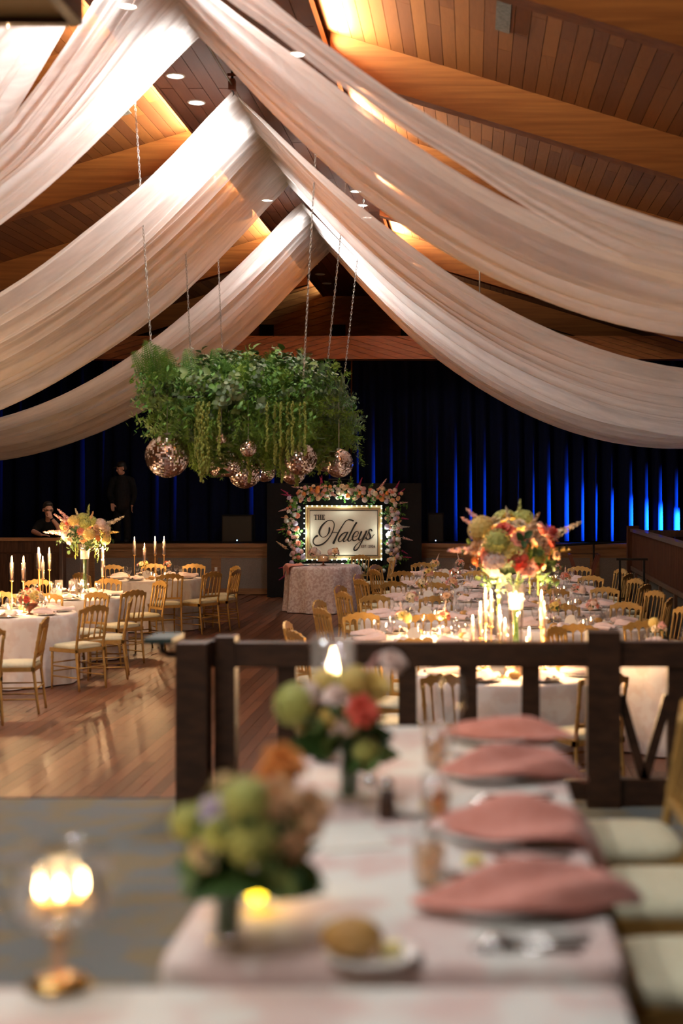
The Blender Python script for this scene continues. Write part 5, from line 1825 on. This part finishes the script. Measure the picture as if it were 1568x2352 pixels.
# panelled counter in front of the leaning man
ct = thing('counter', 'dark panelled wooden counter with its lit top in paler wood below the leaning person', 'counter', (-8.2, 24.3, 0))
ob('body', MB().bbox(-1.5, 1.16, 0.0, 0.35, 0, 1.22).mesh('body', M['dark_wood']), ct)
ob('counter_top', MB().bbox(-1.55, 1.20, -0.08, 0.42, 1.22, 1.262).mesh('counter_top', M['stage_wood']), ct)  # light on the top is put into its colour as paler wood
ob('metal_edge', MB().bbox(1.16, 1.205, -0.06, 0.0, 0, 1.24).mesh('metal_edge', M['silver']), ct)
for k in range(13):
    ob('slat', MB().box((-1.4 + k * 0.2, -0.02, 0.52), (0.16, 0.03, 0.96)).mesh('slat', M['dark_wood']), ct)
ob('apron', MB().bbox(-1.5, 1.16, -0.05, 0, 1.02, 1.22).mesh('apron', M['dark_wood']), ct)

# boarded railing of the raised aisle beyond the chairs, running down the hall
pw = thing('boarded_railing', 'dark boarded railing of vertical planks along the raised side aisle', 'railing', (2.52, 22.3, 0))
PB = MB().box((0, 0, 0), (0.05, 0.124, 0.56)).mesh('plank', M['plank_wall'])
for k in range(57):
    ob('plank', PB, pw, (0, -0.07 - 0.14 * k, 1.17))
ob('cap_rail', MB().bbox(-0.05, 0.07, -8.0, 0.0, 1.44, 1.49).mesh('cap_rail', M['dark_wood']), pw)
ob('foot_rail', MB().bbox(-0.045, 0.045, -8.0, 0.0, 0.84, 0.90).mesh('foot_rail', M['dark_wood']), pw)
ob('end_post', MB().bbox(-0.09, 0.09, 0.0, 0.16, 0, 1.53).mesh('end_post', M['plank_wall']), pw)
ob('aisle_side', MB().bbox(-0.02, 0.06, -8.0, 0.0, 0.0, 0.85).mesh('aisle_side', M['grey_dark']), pw)
for k in range(6):
    ob('side_post', MB().box((-0.03, -0.7 - 1.4 * k, 0.42), (0.06, 0.08, 0.84)).mesh('side_post', M['dark_wood']), pw)
ob('return_rail', MB().bbox(0.09, 2.4, 0.03, 0.12, 1.36, 1.46).mesh('return_rail', M['dark_wood']), pw)
for k in range(16):
    ob('plank', MB().box((0.17 + k * 0.14, 0.075, 0.68), (0.132, 0.05, 1.36)).mesh('plank', M['plank_wall']), pw)

# folded tray stand, tall black stand, stage handrail
ty0 = 25.3
tj = thing('tray_stand', 'red-brown folding tray stand opened in a zigzag before the stage', 'tray stand', (1.98, ty0, 0))
for (yy, ) in ((-0.18,), (0.18,)):
    ob('leg', MB().bar((-0.25, yy, 0.92), (0.06, yy, 0.0), 0.035, 0.05).mesh('leg', M['red_wood']), tj)
    ob('leg', MB().bar((0.25, yy + 0.04, 0.92), (-0.06, yy + 0.04, 0.0), 0.035, 0.05).mesh('leg', M['red_wood']), tj)
for x in (-0.25, 0.25):
    ob('top_bar', MB().box((x, 0.02, 0.93), (0.045, 0.46, 0.03)).mesh('top_bar', M['red_wood']), tj)
ob('strap', MB().box((0, 0.0, 0.945), (0.5, 0.05, 0.008)).mesh('strap', M['black']), tj)
bs = thing('garment_stand', 'slim black metal stand frame before the boarded railing', 'stand', (2.24, 20.0, 0))
for x in (-0.17, 0.17):
    ob('upright', MB().box((x, 0, 0.56), (0.03, 0.03, 1.12)).mesh('upright', M['black_metal']), bs)
    ob('foot', MB().box((x, 0, 0.015), (0.04, 0.4, 0.03)).mesh('foot', M['black_metal']), bs)
ob('top_bar', MB().box((0, 0, 1.13), (0.44, 0.035, 0.03)).mesh('top_bar', M['black_metal']), bs)
ob('shelf', MB().box((0, 0, 0.28), (0.34, 0.3, 0.02)).mesh('shelf', M['black_metal']), bs)
hr_ = thing('stage_handrail', 'thin black handrail running up in front of the stage', 'handrail', (0, 27.85, 0))
ob('rail', MB().tube([(0.5, 0, 0.90), (1.6, 0, 0.98), (3.1, 0, 1.06)], 0.022, 8).mesh('rail', M['black_metal']), hr_)
for x in (0.55, 2.37):
    ob('post', MB().tube([(x, 0, 0), (x, 0, 0.90 + 0.065 * (x - 0.5))], 0.02, 8).mesh('post', M['black_metal']), hr_)

# ------------------------------------------------------------------ railing at the edge of the tier
FY = 6.95
rl = thing('tier_railing', 'dark wooden railing with thick posts at the edge of the raised tier', 'railing', (0, FY, PLAT))


def fx(px, Y=FY):
    return (px - 1085) / FPX * Y


RT = CAM_Z - (1475 - 1110) / FPX * FY - PLAT       # top of the rail above the tier
ob('top_rail', MB().bbox(fx(415), fx(1350), -0.05, 0.05, RT - 0.115, RT).mesh('top_rail', M['rail_wood']), rl)
ob('top_rail', MB().bbox(fx(1418), fx(1900), -0.05, 0.05, RT - 0.115, RT + 0.005).mesh('top_rail', M['rail_wood']), rl)
ob('post', MB().bbox(fx(408, 6.75), fx(478, 6.75), -0.25, -0.10, 0, RT + 0.02).mesh('post', M['rail_wood']), rl)
ob('post', MB().bbox(fx(497), fx(543), -0.06, 0.06, 0, RT + 0.03).mesh('post', M['rail_wood']), rl)
ob('side_rail', MB().bar((fx(445, 6.75), -0.2, RT - 0.02), (fx(515), 0.1, RT - 0.02), 0.06, 0.07).mesh('side_rail', M['rail_wood']), rl)
ob('post', MB().bbox(fx(1346), fx(1421), -0.08, 0.08, 0, RT + 0.055).mesh('post', M['rail_wood']), rl)
BAL = MB().box((0, 0, (RT - 0.05) / 2), (0.088, 0.06, RT - 0.08)).mesh('baluster', M['rail_wood'])
for px in (660, 797, 936, 1075, 1218):
    ob('baluster', BAL, rl, (fx(px), 0, 0.0))
for px in (1552, 1700):
    ob('baluster', BAL, rl, (fx(px), 0, 0.0))
ob('bottom_rail', MB().bbox(fx(545), fx(1346), -0.03, 0.03, 0.03, 0.12).mesh('bottom_rail', M['rail_wood']), rl)
ob('bottom_rail', MB().bbox(fx(1421), fx(1900), -0.04, 0.04, 0.0, 0.13).mesh('bottom_rail', M['rail_wood']), rl)
ob('brace', MB().bar((fx(1424), 0, RT - 0.26), (fx(1478), 0, 0.12), 0.04, 0.045).mesh('brace', M['rail_wood']), rl)
ob('brace', MB().bar((fx(1534), 0, RT - 0.26), (fx(1478), 0, 0.12), 0.04, 0.045).mesh('brace', M['rail_wood']), rl)
# step handrail beyond the end post, teal light put into its colour
sr = thing('step_handrail', 'short teal-lit metal handrail bracketed to the railing end post', 'handrail', (fx(385, 6.78), 6.78, 0))
ob('grip', MB().bbox(-0.085, 0.045, -0.12, 0.16, 1.448, 1.472).mesh('grip', pm('teal_lit_metal', (0.045, 0.075, 0.07), 0.4, 0.3, c2=(0.06, 0.09, 0.08), nscale=20)), sr)
ob('bracket', MB().tube([(-0.03, 0, 1.45), (-0.025, 0, 1.40), (0.0, 0, 1.385), (0.06, 0, 1.385)], 0.012, 6).mesh('bracket', M['black_metal']), sr)

# ------------------------------------------------------------------ the near tables on the tier
TZ = PLAT + 0.75


def long_cloth(x0, x1, y0, y1, z, drop, seed, name='tablecloth'):
    q = random.Random(seed)
    m = MB()
    ps = []
    per = []
    n = 40
    for k in range(n):
        per.append((x0 + (x1 - x0) * k / n, y0, 0, -1))
    for k in range(n):
        per.append((x1, y0 + (y1 - y0) * k / n, 1, 0))
    for k in range(n):
        per.append((x1 + (x0 - x1) * k / n, y1, 0, 1))
    for k in range(n):
        per.append((x0, y1 + (y0 - y1) * k / n, -1, 0))
    N = len(per)
    rows = [(0.0, 0.0), (0.008, -0.004), (0.014, -0.03), (0.02, -drop * 0.4), (0.035, -drop * 0.75), (0.04, -drop)]
    vs = []
    for (o, dz) in rows:
        for k, (x, y, nx, ny) in enumerate(per):
            f = o + (0.022 * math.sin(k * 0.9 + 2 * math.sin(k * 0.23)) * (-dz / drop))
            vs.append((x + nx * f, y + ny * f, z + dz))
    fs = [tuple(range(N))]
    for i in range(len(rows) - 1):
        for k in range(N):
            k2 = (k + 1) % N
            fs.append((i * N + k, (i + 1) * N + k, (i + 1) * N + k2, i * N + k2))
    m.add(vs, fs)
    return m.mesh(name, M['cloth3'], True)


def long_table(x0, x1, y0, y1, label, clabel):
    t = thing('long_table', label, 'table', ((x0 + x1) / 2, (y0 + y1) / 2, PLAT))
    w, l = x1 - x0, y1 - y0
    ob('tabletop', MB().box((0, 0, 0.735), (w - 0.01, l - 0.01, 0.022)).mesh('tabletop', M['stage_wood']), t)
    for sx in (-1, 1):
        for sy in (-1, 1):
            ob('leg', MB().tube([(sx * (w / 2 - 0.08), sy * (l / 2 - 0.2), 0), (sx * (w / 2 - 0.08), sy * (l / 2 - 0.2), 0.73)], 0.016, 8).mesh('leg', M['black_metal']), t)
    tag(ob('tablecloth', long_cloth(x0, x1, y0, y1, TZ, 0.68, 5)), clabel, 'tablecloth')


long_table(-0.53, 0.25, 2.43, 4.80, 'long table on the tier under a patterned cloth reaching to the railing', 'patterned blush cloth on the long table ending at the railing')
long_table(-1.9, 0.235, 1.25, 2.31, 'near table on the tier carrying the footed candle glass', 'patterned blush cloth on the near table with the footed candle glass')

# chairs along the near table
for (y, lab) in ((4.42, 'gold chair with cream seat at the railing end of the long table'), (3.86, 'gold chair with cream seat, second along the long table from the railing'), (3.24, 'gold chair with cream seat, third along the long table from the railing')):
    inst(CHAIR, 'ballroom_chair', lab, 'chair', (0.44 if y > 4 else 0.52, y, PLAT), R(90 + rng.uniform(-3, 3)), 'gold chairs at the long table')


def on(px, py, h=0.0):
    """point on the near table top under a pixel (h above it)"""
    Y = FPX * (CAM_Z - TZ - h) / (py - 1110)
    return Vector(((px - 1085) / FPX * Y, Y, TZ + h))


# plates with coral napkins


def lens_napkin(seed, L, W, lift, tail):
    """napkin gathered to points at both ends, puffed in the middle; its tail droops past the table edge"""
    q = random.Random(seed)
    p1, p2, p3 = q.random() * 6, q.random() * 6, q.random() * 6

    def fn(u, v):
        y = -L / 2 + L * u
        w = W * (math.sin(PI * min(1, max(0, u))) ** 0.75 * (0.75 + 0.35 * u) + 0.10)
        a = (v - 0.5) * 2
        x = a * w + 0.018 * math.sin(u * 6 + p1)
        z = 0.004 + lift * math.sin(PI * u) ** 0.7 * (1 - abs(a) ** 2.2) + 0.016 * math.sin(PI * u) * math.sin(v * 11 + p2 + u * 6) + 0.006 * math.sin(u * 11 + p3) * (1 - a * a)
        z = max(0.002, z)
        if tail and u > 0.78:
            z -= tail * ((u - 0.78) / 0.22) ** 1.6
        return (x, y, z)
    m = MB().grid(fn, 30, 20)
    n = len(m.v)
    m.add([(x, y, z - 0.004) for (x, y, z) in m.v[:n]], [tuple(reversed(f)) for f in m.f[:]])
    return m.mesh('napkin', M['napkin'], True)


NAPC = [lens_napkin(51, 0.44, 0.085, 0.045, 0.0), lens_napkin(52, 0.42, 0.10, 0.06, 0.03), lens_napkin(53, 0.44, 0.11, 0.065, 0.14), lens_napkin(54, 0.46, 0.105, 0.06, 0.02)]
for k, (y, rz, lab) in enumerate(((4.52, -95, 'coral napkin on the plate nearest the railing'), (3.95, -88, 'coral napkin on the second plate from the railing'),
                                  (3.28, -98, 'coral napkin hanging over the table edge, third plate from the railing'), (2.74, -80, 'coral napkin with a long tail, fourth plate from the railing'))):
    tag(ob('plate', PLATE, None, (0.06, y, TZ)), 'white dinner plate under the %s coral napkin from the railing' % NTH[k], 'plate', 'plates under the coral napkins')
    tag(ob('napkin', NAPC[k], None, (0.11, y, TZ + 0.020), (0, 0, R(rz))), lab, 'napkin', 'coral napkins along the long table')


def cutlery(name, loc, rz, kind, lab, grp):
    m = MB()
    if kind == 'knife':
        m.box((0, -0.05, 0.003), (0.012, 0.10, 0.006)).add([(-0.008, 0.0, 0.002), (0.008, 0.0, 0.002), (0.009, 0.09, 0.002), (-0.002, 0.11, 0.002), (-0.008, 0.0, 0.004), (0.008, 0.0, 0.004), (0.009, 0.09, 0.004), (-0.002, 0.11, 0.004)],
                                                           [(3, 2, 1, 0), (4, 5, 6, 7), (0, 1, 5, 4), (1, 2, 6, 5), (2, 3, 7, 6), (3, 0, 4, 7)])
    elif kind == 'spoon':
        m.tube([(0, -0.10, 0.004), (0, 0.04, 0.004)], [0.006, 0.003], 6).ball((0, 0.07, 0.006), (0.019, 0.03, 0.005), 10, 6)
    else:
        m.tube([(0, -0.10, 0.004), (0, 0.03, 0.004)], [0.006, 0.003], 6).box((0, 0.04, 0.004), (0.02, 0.022, 0.004))
        for q in range(4):
            m.tube([(-0.0085 + q * 0.0057, 0.05, 0.004), (-0.0085 + q * 0.0057, 0.09, 0.005)], 0.0016, 4)
    tag(ob(name, m.mesh(name, M['silver'], True), None, loc, (0, 0, rz)), lab, name, grp)


for k, y in enumerate((4.25, 3.66, 3.05, 2.50)):
    for q, kd in enumerate(('fork', 'knife', 'spoon')):
        cutlery(kd, (0.09 + 0.012 * q, y - 0.02 + 0.035 * q, TZ + 0.001), R(88 + 4 * q), kd, 'steel %s beside the %s coral napkin from the railing' % (kd, NTH[k]), 'cutlery on the long table')

# glasses
bigglass = MB().lathe([(0.001, 0.002), (0.038, 0.002), (0.038, 0.005), (0.006, 0.014), (0.005, 0.085), (0.024, 0.105), (0.043, 0.145), (0.045, 0.185), (0.037, 0.235)], 16).mesh('bowl_and_stem', M['glass'], True)
tumbler = MB().lathe([(0.001, 0.004), (0.030, 0.004), (0.033, 0.01), (0.037, 0.13), (0.035, 0.13), (0.030, 0.012)], 16).mesh('tumbler', M['glass'], True)
for (px, py, lab) in ((1035, 1735, 'stemmed wine glass by the coral napkin nearest the railing'), (1010, 1830, 'stemmed wine glass by the second coral napkin from the railing')):
    p = on(px, py)
    t = thing('wine_glass', lab, 'glass', p, 0, 'wine glasses on the long table')
    ob('bowl_and_stem', bigglass, t)
for (px, py, lab) in ((985, 2035, 'straight tumbler by the third coral napkin from the railing'), (1000, 1760, 'straight tumbler near the railing end of the long table'), (1000, 1905, 'straight tumbler beside the bread plate with butter')):
    t = thing('tumbler', lab, 'glass', on(px, py), 0, 'tumblers on the long table')
    ob('glass_body', tumbler, t)
    ob('iced_tea', MB().lathe([(0.001, 0.012), (0.029, 0.012), (0.033, 0.085), (0.001, 0.086)], 14).mesh('iced_tea', M['amber'], True), t)
# bread plates
SIDEP = MB().lathe([(0.001, 0.003), (0.05, 0.003), (0.056, 0.006), (0.082, 0.013), (0.084, 0.015), (0.079, 0.016), (0.054, 0.009), (0.001, 0.007)], 20).mesh('plate_dish', M['china'], True)
for (px, py, lab, rl_) in ((855, 2205, 'bread plate with a golden roll and butter at the table end', True), (955, 1865, 'bread plate with butter near the steel shakers', False), (1055, 1995, 'bread plate with butter by the tumbler', False)):
    p = on(px, py)
    tag(ob('bread_plate', SIDEP, None, p), lab, 'plate', 'bread plates on the long table')
    if rl_:
        tag(ob('bread_roll', BREAD, None, p + Vector((-0.035, 0.0, 0.008)), scale=1.15), 'golden bread roll on the bread plate at the table end', 'bread roll')
    tag(ob('butter_pat', MB().box((0, 0, 0.018), (0.034, 0.03, 0.018), (0, 0, 0.4)).mesh('butter_pat', M['butter']), None, p + Vector((0.03, 0.005, 0.0))), 'pale yellow butter pat on the ' + lab[:11] + (' with the roll' if rl_ else lab[23:]), 'butter')
# shakers
for (px, py, cap, lab) in ((848, 1872, M['glass'], 'clear glass salt shaker behind the near bouquet'), (888, 1880, M['dark_wood'], 'dark pepper mill behind the near bouquet')):
    t = thing('shaker', lab, 'shaker', on(px, py), 0, 'salt and pepper on the long table')
    ob('jar', MB().lathe([(0.001, 0), (0.019, 0), (0.021, 0.01), (0.016, 0.075), (0.001, 0.076)], 12).mesh('jar', cap, True), t)
    ob('cap', MB().lathe([(0.017, 0.075), (0.018, 0.088), (0.010, 0.098), (0.001, 0.099)], 12).mesh('cap', M['silver'], True), t)
tag(ob('folded_menu', MB().box((0, 0, 0.004), (0.16, 0.22, 0.006), (0.02, 0, 0.3)).mesh('folded_menu', M['card']), None, on(800, 1925, 0.0)), 'folded cream menu card lying in the middle of the long table', 'menu')

# hurricane candle
hp_ = on(765, 1748)
t = thing('hurricane_candle', 'lit candle in a tall clear glass hurricane near the railing', 'candle', hp_)
ob('glass_cylinder', MB().lathe([(0.001, 0.004), (0.064, 0.004), (0.067, 0.01), (0.067, 0.37), (0.064, 0.37), (0.062, 0.012)], 20).mesh('glass_cylinder', M['glass'], True), t)
c = ob('candle', MB().lathe([(0.001, 0.20), (0.030, 0.20), (0.034, 0.195), (0.034, 0.006)], 14).mesh('candle', M['wax'], True), t)
ob('flame', MB().lathe([(0.001, 0.20), (0.016, 0.215), (0.019, 0.245), (0.014, 0.285), (0.001, 0.335)], 10).mesh('flame', M['flame'], True), c)
lamp('POINT', hp_ + Vector((0, 0, 0.26)), 2.2, (1.0, 0.66, 0.32), size=0.02, name='candle_glow')

# near bouquets in glass vases
VASE = MB().lathe([(0.001, 0.003), (0.030, 0.003), (0.036, 0.03), (0.028, 0.10), (0.032, 0.13), (0.030, 0.13), (0.025, 0.10)], 14).mesh('vase', M['glass'], True)


def near_bouquet(p, lab, seed, palette, blooms, c, rx, rz, n, rb, spikes):
    t = thing('near_bouquet', lab, 'bouquet', p)
    ob('vase', VASE, t)
    ob('stems', MB().tube([(0, 0, 0.015), (0.01, 0, 0.17)], [0.020, 0.026], 8).mesh('stems', GREENS['deep']), t)
    dome(t, c, rx, rz, n, palette, rb, seed, spikes, 34, -0.5, 0.5)
    q = random.Random(seed + 7)
    for k in range(22):
        a = k * 2.4
        d = Vector((math.cos(a), math.sin(a), q.uniform(-0.7, 0.25)))
        ob('leaf', LEAF, t, mtx=face_along((c[0] + 0.03 * math.cos(a), 0.03 * math.sin(a), 0.15), d, q.uniform(0.09, 0.14), q.random() * 6), mat=GREENS['deep' if k % 3 else 'leaf'])
    for (dx, dy, dz, cn, s, kind) in blooms:
        me = HYDR[0] if kind == 'h' else ROSES[0]
        ob('bloom', me, t, mtx=face_along((dx, dy, dz), (dx, -0.25, dz - 0.15), s), mat=BLOOM[cn])


b1 = on(800, 1838)
near_bouquet(b1, 'bouquet with yellow, red and lime blooms in front of the hurricane candle', 91, ['lime', 'lime', 'yellow', 'blush'],
             [(-0.13, -0.03, 0.25, 'lime', 0.062, 'h'), (0.045, -0.11, 0.25, 'red', 0.044, 'r'), (0.07, -0.03, 0.30, 'yellow', 0.046, 'r'), (0.02, -0.04, 0.31, 'yellow', 0.045, 'h'), (0.115, 0, 0.36, 'blush', 0.036, 'r'), (0.0, -0.08, 0.21, 'blush', 0.028, 'r'), (0.05, -0.06, 0.14, 'lime', 0.04, 'h')],
             (-0.02, 0, 0.22), 0.085, 0.09, 12, 0.036, [(0.2, 1.0, 0.14, 'pink')])
b2 = on(520, 2165)
near_bouquet(b2, 'bouquet with orange, peach and lime blooms behind the yellow votive', 92, ['lime', 'peach', 'lime', 'blush', 'cream'],
             [(0.10, 0.02, 0.315, 'orange', 0.042, 'r'), (0.085, -0.02, 0.30, 'orange', 0.03, 'r'), (0.13, -0.03, 0.22, 'peach', 0.048, 'r'), (0.055, -0.06, 0.20, 'lime', 0.054, 'h'), (-0.01, -0.05, 0.24, 'lilac', 0.034, 'r'),
              (-0.06, -0.03, 0.22, 'lime', 0.036, 'h'), (0.10, -0.05, 0.27, 'peach', 0.04, 'r'), (0.03, 0.0, 0.26, 'coral', 0.034, 'r'), (0.15, 0, 0.24, 'peach', 0.04, 'r'), (-0.04, -0.03, 0.16, 'lime', 0.03, 'r')],
             (0.035, 0, 0.20), 0.095, 0.085, 14, 0.036, [])
# amber votive
v = on(590, 2092)
t = thing('amber_votive', 'small amber votive glowing yellow beside the near bouquet', 'candle', v)
ob('glass_cup', MB().lathe([(0.001, 0.003), (0.026, 0.003), (0.032, 0.055), (0.030, 0.055), (0.024, 0.008)], 14).mesh('glass_cup', M['glass'], True), t)
ob('flame', MB().ball((0, 0, 0.034), (0.020, 0.020, 0.016), 10, 8).mesh('flame', M['votive'], True), t)
lamp('POINT', v + Vector((0, 0, 0.05)), 0.25, (1.0, 0.62, 0.15), size=0.015, name='candle_glow')

# footed candle glass on the near table
fp = on(135, 2270)
t = thing('footed_candle_glass', 'footed clear glass bowl with lit candles on an amber base', 'candle', fp)
ob('base', MB().lathe([(0.001, 0.0), (0.050, 0.0), (0.052, 0.008), (0.042, 0.016), (0.010, 0.024), (0.001, 0.024)], 18).mesh('base', M['brass'], True), t)
ob('stem', MB().lathe([(0.010, 0.02), (0.008, 0.05), (0.013, 0.075), (0.026, 0.095)], 12).mesh('stem', M['amber'], True), t)
ob('bowl', MB().lathe([(0.001, 0.092), (0.03, 0.094), (0.070, 0.112), (0.086, 0.135), (0.090, 0.175), (0.088, 0.222), (0.086, 0.222), (0.086, 0.175), (0.082, 0.138), (0.066, 0.118), (0.001, 0.10)], 22).mesh('bowl', M['glass'], True), t)
for (dx, dy, h) in ((-0.030, 0.0, 0.0), (0.008, -0.02, 0.004), (0.036, 0.01, 0.006)):
    c = ob('tea_light', MB().lathe([(0.001, 0.150), (0.017, 0.150), (0.018, 0.115), (0.001, 0.115)], 12).mesh('tea_light', M['brass'], True), t, (dx, dy, h))
    ob('flame', MB().lathe([(0.001, 0.150), (0.004, 0.156), (0.005, 0.163), (0.003, 0.172), (0.001, 0.182)], 8).mesh('flame', M['flame'], True), c)
lamp('POINT', fp + Vector((0, -0.01, 0.20)), 0.25, (1.0, 0.66, 0.32), size=0.03, name='candle_glow')
